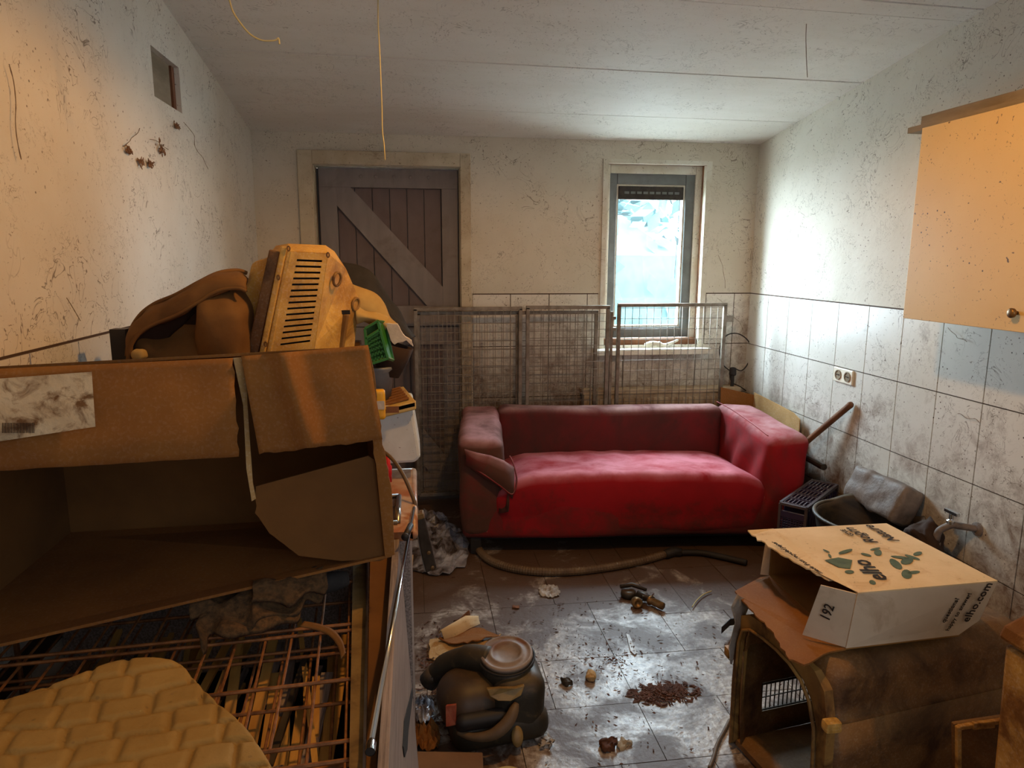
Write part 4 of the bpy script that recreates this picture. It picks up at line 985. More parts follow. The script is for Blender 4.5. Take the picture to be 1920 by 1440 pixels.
litter('leaf_debris', atZ(1245, 1300, 0), .13, .07, 900, 5, 'heap of shredded brown leaves and twigs on the floor tiles')
litter('floor_grit', (.75, 2.45, 0), 1.0, 1.0, 700, 9, 'scattered crumbs and twigs all over the dirty floor', size=.006)
litter('floor_grit', atZ(830, 1290, 0), .16, .5, 700, 11, 'dense crumbs along the foot of the pale board', size=.009)
def pebble(px, z, r, m, name, label, cat, seed, flat=.5):
    c = atZ(px[0], px[1], 0)+Vector((0, 0, r*flat)); o = MB().rbox(c, (r*2, r*1.5, r*2*flat), r*.3, r*.2, Matrix.Rotation(seed, 3, 'Z'), lambda p: p+noise.noise_vector(p*30+Vector((seed, 0, 0)))*r*.6+noise.noise_vector(p*95+Vector((0, seed, 0)))*r*.35).build(name, m, smooth=True)
    return tag(o, label, cat)
pebble((1106, 1272), 0, .022, 'cardboard_pale', 'crumpled_wrapper', 'small crumpled tan wrapper on the floor right of the vacuum cleaner', 'wrapper', 1)
pebble((1062, 1282), 0, .018, 'dark_metal', 'dark_plug', 'small dark brown plug on the pale tiles right of the vacuum lid', 'plug', 2)
pebble((1140, 1402), 0, .026, 'leaf_litter', 'dirt_clod', 'round brown dirt clod near the bottom of the frame', 'clod', 3)
pebble((1168, 1398), 0, .024, 'dusty_board', 'dirt_clod', 'greyish clod beside the round brown one', 'clod', 4, .3)
pebble((1020, 1392), 0, .035, 'film', 'crumpled_paper', 'crumpled pale paper at the right foot of the vacuum cleaner', 'paper', 5, .4)
pebble((968, 1140), 0, .014, 'old_wood', 'wood_chip', 'small reddish wood chip on the floor behind the vacuum cleaner', 'chip', 6, .4)
scrap('glass_shard', 'film', [(1174, 1188), (1180, 1190), (1194, 1224), (1190, 1227), (1182, 1220)], .006, 'pale elongated shard lying in the dark dirt patch', 'shard')
tag(MB().tube(smooth_path([atZ(u, v, .008) for u, v in [(1330, 1440), (1338, 1420), (1345, 1395), (1357, 1372), (1368, 1350)]], 6), .006, 8).build('cable', 'hose_grey', smooth=True), 'thin brown cable on the floor beside the pet carrier', 'cable')
tag(MB().tube(smooth_path([atZ(u, v, .01) for u, v in [(1298, 1138), (1307, 1125), (1320, 1114), (1334, 1108)]], 6), .003, 6).build('bent_twig', 'string_tan', smooth=True), 'thin bent twig on the mud right of the valve', 'twig')
P = [atZ(u, v, .03) for u, v in [(1352, 1188), (1368, 1172), (1395, 1168), (1400, 1180), (1385, 1190)]]
tag(MB().sheet(P, [p+Vector((.0, 0, .03)) for p in P], 3, .004, .002).build('black_strap', 'rubber'), 'bent black plastic strap beside the film hanging from the box', 'strap')
crumple('yellow_paper', 'cardboard', atZ(800, 1388, .001), .045, .06, .06, 'crumpled shiny brown wrapping paper between the pale board and the vacuum', 'paper', 7, res=10)
crumple('grey_rag', 'foil', atZ(796, 1335, .001), .035, .07, .04, 'scrap of grey plastic beside the chipped board edge', 'plastic', 8, res=10)
crumple('clear_wrapper', 'film', atZ(1030, 1110, .001), .05, .06, .02, 'translucent flattened wrapper on the wet floor in front of the hose', 'wrapper', 9, res=10)
# flat brown cardboard at bottom
q = [atZ(782, 1408, .13), atZ(905, 1410, .13), atZ(908, 1475, .13), atZ(782, 1475, .13)]
fb = thing('flat_cardboard', (.1, 1.7, 0), 'brown cardboard box at the bottom edge in front of the vacuum cleaner', 'box')
MB().slab(q, .13, (0, 0, 1)).build('carton', 'cardboard_dark', fb, bevel=.003)
# round woven thing
mb = MB().torus(atZ(952, 1462, .05), .045, .008, n=30, m=8); 
for k in range(20):
    a = 6.2832*k/20; c = atZ(952, 1462, .05); mb.bar(c+Vector((math.cos(a)*.045, math.sin(a)*.045, 0)), c+Vector((math.cos(a)*.03, math.sin(a)*.03, -.049)), .006, .004)
tag(mb.build('woven_basket', 'string_tan', smooth=True), 'small woven basket rim peeking in at the bottom edge', 'basket')

# ================================================================== LEFT BENCH: sink unit, wire crate, board
sk = thing('sink_unit', (-.46, 2.0, 0), 'rusty enamel sink worktop at the far end of the left wall bench', 'sink unit')
MB().b6(WALL_L+.01, -.022, 1.79, 2.33, 0, .824).build('cabinet_body', 'laminate', sk)
mb = MB()
for a0, a1, b0_, b1_ in grid_holes(WALL_L+.008, -.014, 1.78, 2.35, [(-.42, -.055, 1.84, 2.06)]): mb.b6(a0, a1, b0_, b1_, .825, .85)
mb.build('worktop', 'enamel', sk)
MB().tube([(-.012, 1.78, .84), (-.012, 2.35, .84)], .012, 8).tube([(-.012, 2.35, .84), (WALL_L+.02, 2.35, .84)], .012, 8).build('front_edge', 'enamel', sk, smooth=True)
mb = MB().add([(x, y, z) for z, e in ((.85, 0), (.70, .03)) for x, y in ((-.42+e, 1.84+e), (-.055-e, 1.84+e), (-.055-e, 2.06-e), (-.42+e, 2.06-e))], [(0, 1, 5, 4), (1, 2, 6, 5), (2, 3, 7, 6), (3, 0, 4, 7), (4, 5, 6, 7)])
mb.build('basin', 'enamel', sk, solid=.003)
mb = MB()
for (a, b) in (((-.42, 1.84), (-.055, 1.84)), ((-.055, 1.84), (-.055, 2.06)), ((-.055, 2.06), (-.42, 2.06)), ((-.42, 2.06), (-.42, 1.84))): mb.tube([(a[0], a[1], .853), (b[0], b[1], .853)], .008, 8)
mb.build('basin_rim', 'steel', sk, smooth=True)

# wire crate, its mesh top at 0.80 m
cr = thing('wire_crate', (-.48, .95, 0), 'long rusty wire crate along the left wall, filled with wooden sticks', 'wire crate')
ra = math.radians(4); cR = Matrix.Rotation(ra, 3, 'Z'); CO = Vector((-.070, .40, 0))
def K(x, y, z): return CO+cR @ Vector((x, y, 0))+Vector((0, 0, z))
for lay, (z, off) in enumerate(((.80, 0), (.735, .025))):
    mb = MB(); k = 0
    while k*.055+off < .735:
        x = -k*.055-off-.01; b = random.uniform(-.006, .006); y1_ = min(1.22, 1.3)
        mb.tube([K(x, 0, z), K(x+b, .6, z+.002), K(x, y1_, z)], .0028, 6); k += 1
    mb.build('long_wires', 'rust_wire', cr)
    mb = MB()
    for y in (.05, .22, .40, .585, .63, .80, .975, 1.0, 1.2):
        yy = y+off*1.1
        mb.tube([K(.01, yy, z+.005), K(-.37, yy+random.uniform(-.004, .004), z+.006), K(-.735, yy, z+.005)], .0036, 6)
    mb.build('cross_wires', 'rust_wire', cr)
for (x, y) in ((0, 0), (-.735, 0), (0, 1.22), (-.735, 1.22)):
    MB().tube([K(x, y, 0), K(x, y, .80)], .006, 8).build('corner_post', 'rust_wire', cr)
mb = MB()
for k in range(12): mb.tube([K(0, .0+k*.11, .02), K(0, k*.11, .80)], .0028, 5)
for z in (.02, .2, .4, .6): mb.tube([K(0, 0, z), K(0, 1.22, z)], .0036, 6)
mb.build('side_wires', 'rust_wire', cr)
MB().slab([K(.0, 0, .60), K(-.735, 0, .60), K(-.735, 1.22, .60), K(0, 1.22, .60)], .01, (0, 0, 1)).build('tray', 'dark_foot', cr)
# sticks inside
rs = random.Random(12)
for k in range(110):
    x = -.02-rs.random()*.66; y = .05+rs.random()*.55; L = rs.uniform(.45, .85); an = math.radians(rs.uniform(-9, 9)+3); w_ = rs.uniform(.010, .026); z = .622+rs.random()*.075
    a = K(x, y, z); b = a+Vector((-math.sin(an), math.cos(an), 0))*L
    L2 = K(0, 1.2, 0).y
    if b.y > L2: b = a+(b-a)*((L2-a.y)/(b.y-a.y))
    if b.x > -.165: b.x = -.165-rs.random()*.1
    if a.x > -.11: a.x = -.11-rs.random()*.1
    b.z = .63+rs.random()*.09
    o = MB().bar(a, b, w_, rs.uniform(.004, .010)).build('wooden_stick', 'stick_wood' if k % 7 else ('black_plastic' if k % 2 else 'laminate'))
    tag(o, 'thin weathered wooden stick lying inside the wire crate' if k % 7 else ('dark plastic strip among the sticks in the wire crate' if k % 2 else 'pale laminate strip among the sticks in the wire crate'), 'stick', 'sticks in the wire crate')
# plates, angle bar, tube along the edge
ag = thing('angle_bar', (-.11, 1.2, .81), 'long steel angle bar resting along the crate edge, half brown and half blue grey', 'angle bar')
q = [atZ(662, 1050, .815), atZ(690, 1050, .815), atZ(683, 1470, .815), atZ(654, 1470, .815)]
MB().slab(q, .004, (0, 0, 1)).build('flat_plate', 'crate_plate', ag)
MB().bar(q[1]+Vector((0, 0, .006)), q[2]+Vector((0, 0, .006)), .004, .02).build('bright_edge', 'steel', ag)
q2 = [atZ(694, 1040, .80), atZ(738, 1040, .80), atZ(703, 1470, .80), atZ(686, 1470, .80)]
tag(MB().slab(q2, .006, (0, 0, 1)).build('brown_strip', 'cardboard_dark'), 'brown cardboard strip lying between the angle bar and the steel tube', 'strip')
a = atZ(776, 952, .86); b = atZ(697, 1388, .86)
tbm = thing('steel_tube', (a+b)/2-Vector((0, 0, .01)), 'thin chromed steel tube with an open end along the top of the pale board', 'tube')
MB().tube([a, b], .0045, 10).build('rail', 'chrome', tbm, smooth=True)
c = atZ(694, 1410, .86); MB().tube([b, b+(c-b)*.3, c], [.005, .0075, .0075], 14, False).build('socket_end', 'chrome', tbm, smooth=True)
MB().tube([c-(c-b)*.02, c-(c-b)*.05], .0068, 12).build('open_end', 'rubber', tbm)
t2_ = [atZ(770, 985, .872), atZ(760, 1006, .872)]
tag(MB().tube(t2_, [.008, .008], 12).tube([t2_[1], t2_[1]+(t2_[1]-t2_[0])*.06], .010, 12).build('tube_end_cap', 'rubber', smooth=True), 'black end cap of a short tube on the sink edge', 'tube cap')
# pale laminate board leaning on crate and sink
pn_t, pn_b = Vector((-.050, 0, .835)), Vector((-.004, 0, .0))
pd = (pn_t-pn_b); pnn = Vector((pd.z, 0, -pd.x)).normalized()
pbd = thing('laminate_board', (-.03, 1.3, 0), 'long pale wood grained board leaning against the wire crate and sink', 'board')
def PB(y, f): return pn_b+pd*f+Vector((0, y, 0))
def pbx(u, v): return atP(u, v, pn_b, pnn)
notch = [(772, 1290), (768, 1300), (771, 1312), (764, 1325), (766, 1340), (759, 1356), (761, 1372), (757, 1390), (759, 1405), (763, 1420)]
nq = [pbx(u, v) for u, v in notch]
poly = [PB(.45, 1), PB(2.18, 1), PB(2.18, 0), Vector((nq[0].x, nq[0].y, nq[0].z)), *nq[1:-1], nq[-1], PB(nq[-1].y-.05, 0), PB(.45, 0)]
MB().slab([PB(.45, 1), PB(1.77, 1), PB(1.77, .02), PB(.45, .02)], .016, pnn).build('panel', 'laminate', pbd)
MB().bar(PB(.45, .01)+pnn*.002, PB(1.77, .01)+pnn*.002, .012, .02, (0, 0, 1)).build('bottom_edge', 'laminate', pbd)
MB().slab([p+pnn*.0025 for p in [pbx(772, 1290), pbx(767, 1312), pbx(762, 1330), pbx(757, 1352), pbx(754, 1400), pbx(757, 1420), pbx(762, 1405), pbx(764, 1370), pbx(768, 1340), pbx(773, 1300)]], .002, pnn).build('chipped_area', 'dark_foot', pbd, label='dark chipped gap near the lower edge')
MB().slab([p+pnn*.003 for p in [pbx(763, 1040), pbx(774, 1040), pbx(768, 1110), pbx(762, 1150)]], .002, pnn).build('peeled_veneer', 'veneer_brown', pbd, label='brown peeled strip of veneer')

# quilted blanket lower left
bl = MB(); n1, n2 = 96, 88; V = []
def bsurf(i, j):
    f, g2 = i/n1, j/n2     # f along right edge (far to near), g2 from right to left
    E0 = smoothP[min(len(smoothP)-1, int(f*(len(smoothP)-1)))]
    return E0
edge = [(340, 1240), (375, 1275), (418, 1315), (460, 1355), (500, 1410), (530, 1460), (560, 1520)]
topl = [(340, 1240), (280, 1236), (205, 1246), (110, 1276), (0, 1302), (-120, 1325), (-260, 1350)]
ZB = .845
E = smooth_path([atZ(u, v, ZB) for u, v in edge], 16); Tp = smooth_path([atZ(u, v, ZB) for u, v in topl], 16)
n1, n2 = len(E)-1, len(Tp)-1
org = E[0]
for lay in (0, 1):
    for i in range(n1+1):
        for j in range(n2+1):
            p = E[i]+Tp[j]-org; ew = min(i, 6)/6*min(j, 6)/6 if lay == 0 else 0
            e1 = min(1, min(i/5, j/5)); hgt = .026*math.sqrt(max(0, 1-(1-e1)**2))
            # block quilting: cells of unequal width
            q = Vector((p.x*1.0+.18*p.y, p.y-.2*p.x)); q += Vector((noise.noise(p*7), noise.noise(p*7+Vector((9, 0, 0)))))*.026
            cx = q[0]/.070; row = math.floor(q[1]/.062); cx += .37*(row % 3); fx = abs((cx % 1)-.5)*2; fy2 = abs(((q[1]/.062) % 1)-.5)*2
            d = max(fx, fy2); puff = .011*(1-max(0, (d-.72)/.28)**1.6)-.011
            z = hgt+puff*e1+.012*noise.noise(p*5) if lay == 0 else -.004
            x_, y_ = p.x, p.y
            V.append(Vector((max(x_, WALL_L+.01), y_, ZB-.02+z)))
W = n2+1; Kk = (n1+1)*W; Fc = []
for i in range(n1):
    for j in range(n2):
        a = i*W+j; Fc.append((a, a+1, a+W+1, a+W)); Fc.append((a+Kk, a+W+Kk, a+W+1+Kk, a+1+Kk))
ed = [j for j in range(W)]+[i*W+n2 for i in range(1, n1+1)]+[n1*W+j for j in range(n2-1, -1, -1)]+[i*W for i in range(n1-1, 0, -1)]
for k in range(len(ed)):
    a, b = ed[k], ed[(k+1) % len(ed)]; Fc.append((a, a+Kk, b+Kk, b))
o = bl.add(V, Fc).build('quilted_blanket', 'pad_cloth', smooth=True); tag(o, 'beige quilted pad spread on the wire crate at the lower left', 'blanket')

# dark knitted garment under the cardboard box
gm = thing('knitted_garment', atZ(480, 1150, .83), 'dark knitted garment crumpled on the wire crate under the big cardboard box', 'garment')
for A_, B_, z_, nm_ in (([(378, 1226), (396, 1196), (440, 1200), (500, 1188), (545, 1170), (560, 1150)], [(372, 1165), (392, 1150), (440, 1150), (500, 1140), (540, 1130), (565, 1125)], .84, 'sleeve'),
                     ([(360, 1170), (400, 1166), (450, 1172), (520, 1158), (575, 1140), (612, 1120)], [(350, 1120), (400, 1105), (450, 1100), (520, 1088), (575, 1075), (618, 1070)], .862, 'body'),
                     ([(470, 1140), (510, 1138), (550, 1130), (590, 1115), (620, 1100)], [(480, 1092), (520, 1085), (555, 1078), (590, 1070), (625, 1066)], .885, 'fold')):
    A_ = smooth_path([atZ(u, v, z_-.02) for u, v in A_], 7); B_ = smooth_path([atZ(u, v, z_) for u, v in B_], 7)
    MB().sheet(A_, B_, 26, .008, .020, 22, bulge=(0, 0, .02)).build(nm_, 'knit_cloth', gm, smooth=True)
P = smooth_path([atZ(u, v, .86) for u, v in [(585, 1108), (600, 1098), (625, 1090), (652, 1084)]], 5)
tag(MB().tube(P, [.012+.010*math.sin(k/len(P)*3.0) for k in range(len(P))], 12).build('rolled_cuff', 'black_cloth', smooth=True), 'rolled dark sleeve end beside the garment on the crate', 'cuff')
P = [atZ(u, v, .825) for u, v in [(560, 1178), (590, 1182), (615, 1192), (633, 1212), (640, 1235)]]
tag(MB().sheet(smooth_path(P, 5), smooth_path([p+Vector((.008, .014, .004)) for p in P], 5), 3, .002, .003).build('ribbon', 'bag_brown', smooth=True), 'brown ribbon curling over the crate wires', 'ribbon')

# ================================================================== BIG CARDBOARD BOX ON ITS SIDE
bx = thing('cardboard_box', (-.46, 1.66, .80), 'huge battered brown cardboard box lying on its side with open flaps toward the viewer', 'box')
YF = 1.48
def f(u, v, y=YF): return atY(u, v, y)
LX = WALL_L+.012
TLz = 1.352; 
bl_f = Vector((LX, 1.26, .856)); br_f = Vector((-.060, 1.485, .918)); bl_b = Vector((LX, 1.86, .862)); br_b = Vector((-.115, 1.86, .870))
tl_f = Vector((LX, 1.27, 1.375)); tr_f = Vector((-.097, YF, 1.384)); tl_b = Vector((LX, 1.86, 1.27)); tr_b = Vector((-.135, 1.86, 1.29))
MB().slab([bl_f, br_f, br_b, bl_b], .006, (0, 0, 1)).build('bottom_panel', 'cardboard', bx)
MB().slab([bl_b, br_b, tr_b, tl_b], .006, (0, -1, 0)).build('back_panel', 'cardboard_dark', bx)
MB().slab([tl_f, tr_f, tr_b, tl_b], .006, (0, 0, 1)).build('top_panel', 'cardboard', bx)
MB().slab([br_f, br_b, tr_b, tr_f, f(716, 822)], .006, (1, 0, 0)).build('side_panel', 'cardboard', bx)
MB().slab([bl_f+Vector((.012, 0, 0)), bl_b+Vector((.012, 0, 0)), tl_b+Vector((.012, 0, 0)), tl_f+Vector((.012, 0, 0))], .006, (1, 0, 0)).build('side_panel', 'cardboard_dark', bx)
def flap(name, px, y, m, t=.005, amp=2, step=11, lab=None, yfn=None):
    P_ = [(lambda p: Vector((max(p.x, LX), p.y, p.z)))(atY(u, v, y-.19*max(0, (720-u)/720)**1.0)) for u, v in pj(px, amp, step)]
    return MB().slab(P_, t, (0, -1, 0)).build(name, m, bx, label=lab)
def bowed(name, px, y, m, depth, nx=26, ny=16, lab=None, t=.005, cr=0, ragR=None, ragB=None, lx=True):
    """flap as a bowed grid: px = corners TL, TR, BR, BL"""
    TLc, TRc, BRc, BLc = [Vector((u, v)) for u, v in px]; mb = MB(); V = []
    for lay in (0, 1):
        for i in range(ny+1):
            for j in range(nx+1):
                a, b = j/nx, i/ny
                uv = (TLc*(1-a)+TRc*a)*(1-b)+(BLc*(1-a)+BRc*a)*b
                if ragR and j == nx: uv.x += ragR*noise.noise(Vector((b*9, 3, nx)))*2
                if ragB and i == ny: uv.y += ragB*noise.noise(Vector((a*9, 7, ny)))*2
                yy = y-depth*math.sin(b*math.pi*.5)**1.2+.004*noise.noise(Vector((a*4, b*3, 1)))
                yy -= .19*max(0, (720-uv.x)/720)
                if cr: yy -= cr*max(0, 1-abs(a-.32-.10*b)*7)
                yy += lay*t
                p = atY(uv.x, uv.y, yy); 
                if lx: p.x = max(p.x, LX)
                V.append(p)
    W = nx+1; Kk = W*(ny+1); F = []
    for i in range(ny):
        for j in range(nx):
            q = i*W+j; F.append((q, q+W, q+W+1, q+1)); F.append((q+Kk, q+1+Kk, q+W+1+Kk, q+W+Kk))
    ed = [j for j in range(W)]+[i*W+nx for i in range(1, ny+1)]+[ny*W+j for j in range(nx-1, -1, -1)]+[i*W for i in range(ny-1, 0, -1)]
    for k in range(len(ed)): a, b = ed[k], ed[(k+1) % len(ed)]; F.append((a, b, b+Kk, a+Kk))
    return mb.add(V, F).build(name, m, bx, smooth=True, label=lab)
o = bowed('top_flap', [(-60, 694), (437, 671), (448, 856), (-60, 886)], YF-.004, 'cardboard', .05, 40, 14, ragR=4, ragB=1)
o = bowed('side_flap', [(452, 668), (690, 647), (717, 824), (486, 852)], YF-.010, 'cardboard', .035, 24, 18, cr=.030, ragB=3)
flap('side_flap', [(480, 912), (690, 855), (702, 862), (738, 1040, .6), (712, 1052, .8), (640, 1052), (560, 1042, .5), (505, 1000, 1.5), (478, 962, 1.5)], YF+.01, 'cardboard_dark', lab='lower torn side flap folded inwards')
flap('crushed_edge', [(690, 648), (702, 700, 1), (716, 822, 1), (735, 930), (740, 1040), (722, 1046), (705, 870), (700, 850, .7), (694, 740)], YF-.006, 'cardboard')
flap('tape', [(437, 671), (462, 669), (464, 760), (474, 905), (480, 935), (472, 940), (462, 880), (456, 760)], YF+.004, 'cardboard_pale', .001, lab='strip of split brown tape hanging at the tear')
# paper label and its barcode
LB = [(-30, 712), (172, 697), (179, 800), (-30, 832)]
def flapx(u): return -.19*(720-u)/720
def flapy(v): b = max(0, min(1, (v-683)/185)); return YF-.004-.05*math.sin(b*math.pi*.5)**1.2-.009
V = []
nlx, nly = 12, 10
TLc, TRc, BRc, BLc = [Vector(p) for p in LB]
mb = MB()
for i in range(nly+1):
    for j in range(nlx+1):
        a, b = j/nlx, i/nly; uv = (TLc*(1-a)+TRc*a)*(1-b)+(BLc*(1-a)+BRc*a)*b
        V.append(atY(uv.x, uv.y, flapy(uv.y)-.004+flapx(uv.x)))
mb.add(V, [(i*(nlx+1)+j, (i+1)*(nlx+1)+j, (i+1)*(nlx+1)+j+1, i*(nlx+1)+j+1) for i in range(nly) for j in range(nlx)])
mb.build('paper_label', 'label_paper', bx, label='scuffed white paper label')
mb = MB()
for k in range(22):
    u = 4+k*2.8; mb.slab([atY(u, 793, flapy(793)-.008+flapx(u)), atY(u+1.2, 793, flapy(793)-.008+flapx(u)), atY(u+1.2, 812, flapy(812)-.008+flapx(u)), atY(u, 812, flapy(812)-.008+flapx(u))], .0004, (0, -1, 0))
mb.build('barcode', 'print_dark', bx)

# ================================================================== PILE BEHIND THE BOX
# pet carrier shell standing on end
sh = thing('pet_carrier', (-.30, 2.1, .85), 'orange lit beige pet carrier standing on end behind the big cardboard box', 'pet carrier')
def ring(v_or_z, pts, useZ=False):
    out = []
    for (u, v, y) in pts:
        out.append(atY(u, v, y))
    return out
def down(p, zt_, top):     # continue an edge below, keeping its lean
    d = (p-top); k_ = (p.z-zt_)/(top.z-p.z); return p+d*k_
D_t, D_m = atY(545, 472, 1.985), atY(507, 656, 1.985)
E_t, E_m = atY(614, 476, 2.02), atY(590, 645, 2.02)
F_t, F_m = atY(672, 560, 2.20), atY(664, 642, 2.20)
F_t0 = atY(648, 505, 2.17)
L_t, L_m = atY(500, 486, 2.02), atY(455, 668, 2.02)
B_t, B_m = atY(471, 492, 2.06), atY(430, 668, 2.06)
def low(a, b, z=.86): return b+(b-a)*((b.z-z)/(a.z-b.z))
D_b, E_b, F_b, L_b, B_b = low(D_t, D_m), low(E_t, E_m), low(F_t, F_m), low(L_t, L_m), low(B_t, B_m)
# slotted face with real openings
rows_v = []
v0_, v1_ = D_t, D_m
mb = MB(); V = []; F = []; NR = 15
def face_pt(s, tt): return lerp(lerp(D_t, E_t, s), lerp(D_m, E_m, s), tt)
ts = [0]
for k in range(NR):
    c = .07+k*.0625; ts += [c, c+.022]
ts.append(1.0)
ss = [0, .20, .88, 1]
for tt in ts: V += [face_pt(s_, tt) for s_ in ss]
for i in range(len(ts)-1):
    for j in range(3):
        if j == 1 and i % 2 == 1: continue
        F.append((i*4+j, (i+1)*4+j, (i+1)*4+j+1, i*4+j+1))
n_ = len(V); V += [D_b, E_b]; r_ = (len(ts)-1)*4
F.append((r_, n_, n_+1, r_+3, r_+2, r_+1))
mb.add(V, F).build('slotted_side', 'carrier_beige', sh, solid=.004)
MB().slab([p+Vector((.0, .10, 0)) for p in (lerp(D_t, E_t, .05), lerp(D_t, E_t, .98), E_b, D_b)], .01, (0, -1, 0)).build('dark_slot_backing', 'rubber', sh)  # dark slab added behind the slots so the inside looks unlit
mb = MB().add([E_t, F_t0, F_t, F_m, E_m, F_b, E_b], [(0, 4, 3, 2, 1), (4, 6, 5, 3)]); mb.build('roof_side', 'carrier_beige', sh, solid=.004)
topD, topE, topL = atY(540, 458, 2.03), atY(610, 461, 2.06), atY(518, 462, 2.06)
topF = atY(626, 472, 2.15)
mb = MB().add([D_t, E_t, topE, topD, F_t0, topF, topL, L_t], [(0, 1, 2, 3), (1, 4, 5, 2), (3, 6, 7, 0)]); mb.build('end_bevel', 'carrier_beige', sh, solid=.004)
back = [atY(520, 463, 2.3), atY(622, 470, 2.32)]
mb = MB().add([topD, topE, topF, back[1], back[0], topL], [(0, 1, 2, 3, 4, 5)]); mb.build('end_face', 'carrier_beige', sh, solid=.004)
mb = MB().add([F_t0, F_t, F_m, F_b, F_b+Vector((-.02, .25, 0)), F_t0+Vector((-.05, .2, -.02)), topF, back[1]], [(0, 1, 2, 3, 4, 5), (0, 5, 7, 6)]); mb.build('rear_side', 'carrier_beige', sh, solid=.004)
# rim flange: two ridges
Rt, Rm = atY(527, 464, 1.995), atY(484, 660, 1.995)
mb = MB().bar(lerp(topD, D_t, .8), D_m+(D_b-D_m)*1.0, .014, .02, (0, -1, 0)); mb.bar(atY(534, 462, 1.99), low(atY(534, 462, 1.99), atY(493, 662, 1.99)), .016, .026, (0, -1, 0)).build('rim_flange', 'carrier_beige', sh, bevel=.004)
MB().bar(atY(516, 470, 2.0), low(atY(516, 470, 2.0), atY(474, 662, 2.0)), .03, .016, (0, -1, 0)).build('rim_flange', 'carrier_brown', sh, bevel=.004)
MB().slab([B_t, L_t+Vector((.02, 0, .012)), L_b+Vector((.02, 0, 0)), B_b], .25, (0, -1, 0)).build('lower_half', 'carrier_beige', sh, bevel=.012)
for (u, v) in ((543, 466), (524, 520), (500, 645), (617, 478)):
    MB().torus(atY(u-2, v, 1.975), .006, .002, (0, -1, 0), n=14, m=6, sy=.6).build('screw_boss', 'carrier_brown', sh)
rn = (F_t-E_t).cross(E_m-E_t).normalized(); rn = rn if rn.dot(CAM-E_t) > 0 else -rn
for (u, v) in ((630, 523), (665, 570)):
    c = atP(u, v, E_t, rn); MB().torus(c+rn*.004, .019, .004, rn, n=24, m=8).build('ring_foot', 'carrier_frame', sh, smooth=True)
c = atP(644, 588, E_t, rn); dn = (E_m-E_t).normalized()
MB().bar(c+rn*.008, c+rn*.008+dn*.13, .012, .02, rn).build('handle_bar', 'carrier_frame', sh, bevel=.004)
MB().box(c+rn*.004-dn*.005, (.03, .012, .012)).build('handle_socket', 'dark_foot', sh)
# brown bag
bg_ = thing('travel_bag', (-.66, 2.1, .86), 'brown open travel bag with piped rim, against the left wall behind the big box', 'bag')
def fb1(p): return p+noise.noise_vector(p*7)*.035+noise.noise_vector(p*18)*.008
MB().rbox((-.62, 2.10, 1.12), (.33, .24, .52), .10, .018, None, fb1).build('body', 'bag_brown', bg_, smooth=True)
MB().rbox((-.50, 2.03, 1.34), (.15, .16, .26), .06, .014, None, fb1).build('side_pocket', 'bag_brown', bg_, smooth=True)
rimp = [atY(u, v, y) for u, v, y in [(238, 668, 2.02), (243, 625, 2.03), (262, 592, 2.03), (290, 570, 2.02), (330, 553, 2.0), (372, 530, 2.0), (410, 512, 2.02), (445, 507, 2.06), (462, 512, 2.08)]]
rim2 = [p+Vector((0, -.02, -.0)) for p in [atY(u, v, 1.98) for u, v in [(246, 672), (250, 632), (268, 606), (296, 590), (335, 574), (372, 552), (410, 530), (446, 524), (464, 530)]]]
MB().slab([atY(u, v, 2.10) for u, v in [(240, 672), (250, 615), (285, 585), (330, 566), (372, 545), (440, 522), (470, 522), (470, 672)]], .02, (0, -1, 0)).build('dark_bag_backing', 'bag_dark', bg_)  # dark sheet added behind the band for the shaded inside of the bag
rim2 = [p+Vector((.0, 0, -.022)) for p in rim2]
MB().sheet(smooth_path(rimp, 5), smooth_path(rim2, 5), 8, .006, .010, 18, bulge=(0, -.015, .012)).build('opening_band', 'bag_brown', bg_, smooth=True)
MB().tube(smooth_path(rimp, 6), .006, 8).tube(smooth_path(rim2, 6), .005, 8).build('piping', 'bag_brown', bg_, smooth=True)
A = [atY(u, v, 1.985) for u, v in [(247, 660), (262, 615), (300, 595), (345, 580), (380, 562), (430, 540)]]
B = [atY(u, v, 2.03) for u, v in [(262, 680), (280, 665), (312, 640), (340, 612), (372, 585), (440, 560)]]
MB().sheet(smooth_path(A, 5), smooth_path(B, 5), 8, .004, .006, 20).build('dark_mouth_sheet', 'bag_dark', bg_, smooth=True, label='dark sheet for the shade in the bag opening')  # dark sheet stands in for the shade inside the bag mouth
MB().b6(-.815, -.775, 2.02, 2.06, .86, 1.372).build('dark_upright_board', 'black_plastic')
tag(bpy.data.objects['dark_upright_board'], 'narrow dark board standing against the left wall beside the travel bag', 'board')
tag(MB().rbox(atY(262, 664, 1.95), (.035, .03, .03), .012, .006, None, wr(.006, 40)).build('felt_ball', 'beige_cloth', smooth=True), 'small fuzzy tan lump in front of the travel bag', 'lump')

# black jacket, beige trousers, torn carton
def band(A, B, ya, yb, name, m, label, cat, m_=10, t=.006, amp=.008, bulge=(0, -.02, 0)):
    A = smooth_path([atY(u, v, ya) for u, v in A], 5); B = smooth_path([atY(u, v, yb) for u, v in B], 5)
    return tag(MB().sheet(A, B, m_, t, amp, 14, bulge=bulge).build(name, m, smooth=True), label, cat)
band([(610, 488), (645, 492), (682, 503), (705, 520), (724, 548), (745, 580), (765, 610), (781, 632)], [(612, 560), (640, 560), (668, 560), (690, 575), (710, 595), (735, 615), (750, 625), (764, 634)], 2.36, 2.30, 'black_jacket', 'black_cloth', 'black jacket sleeve hanging over the heap in front of the barn door', 'jacket')
band([(650, 530), (670, 536), (700, 548), (720, 568), (735, 595), (748, 608)], [(655, 590), (670, 596), (690, 604), (705, 612), (720, 616), (735, 622)], 2.27, 2.24, 'beige_trousers', 'beige_cloth', 'folded beige trousers under the black jacket', 'trousers')
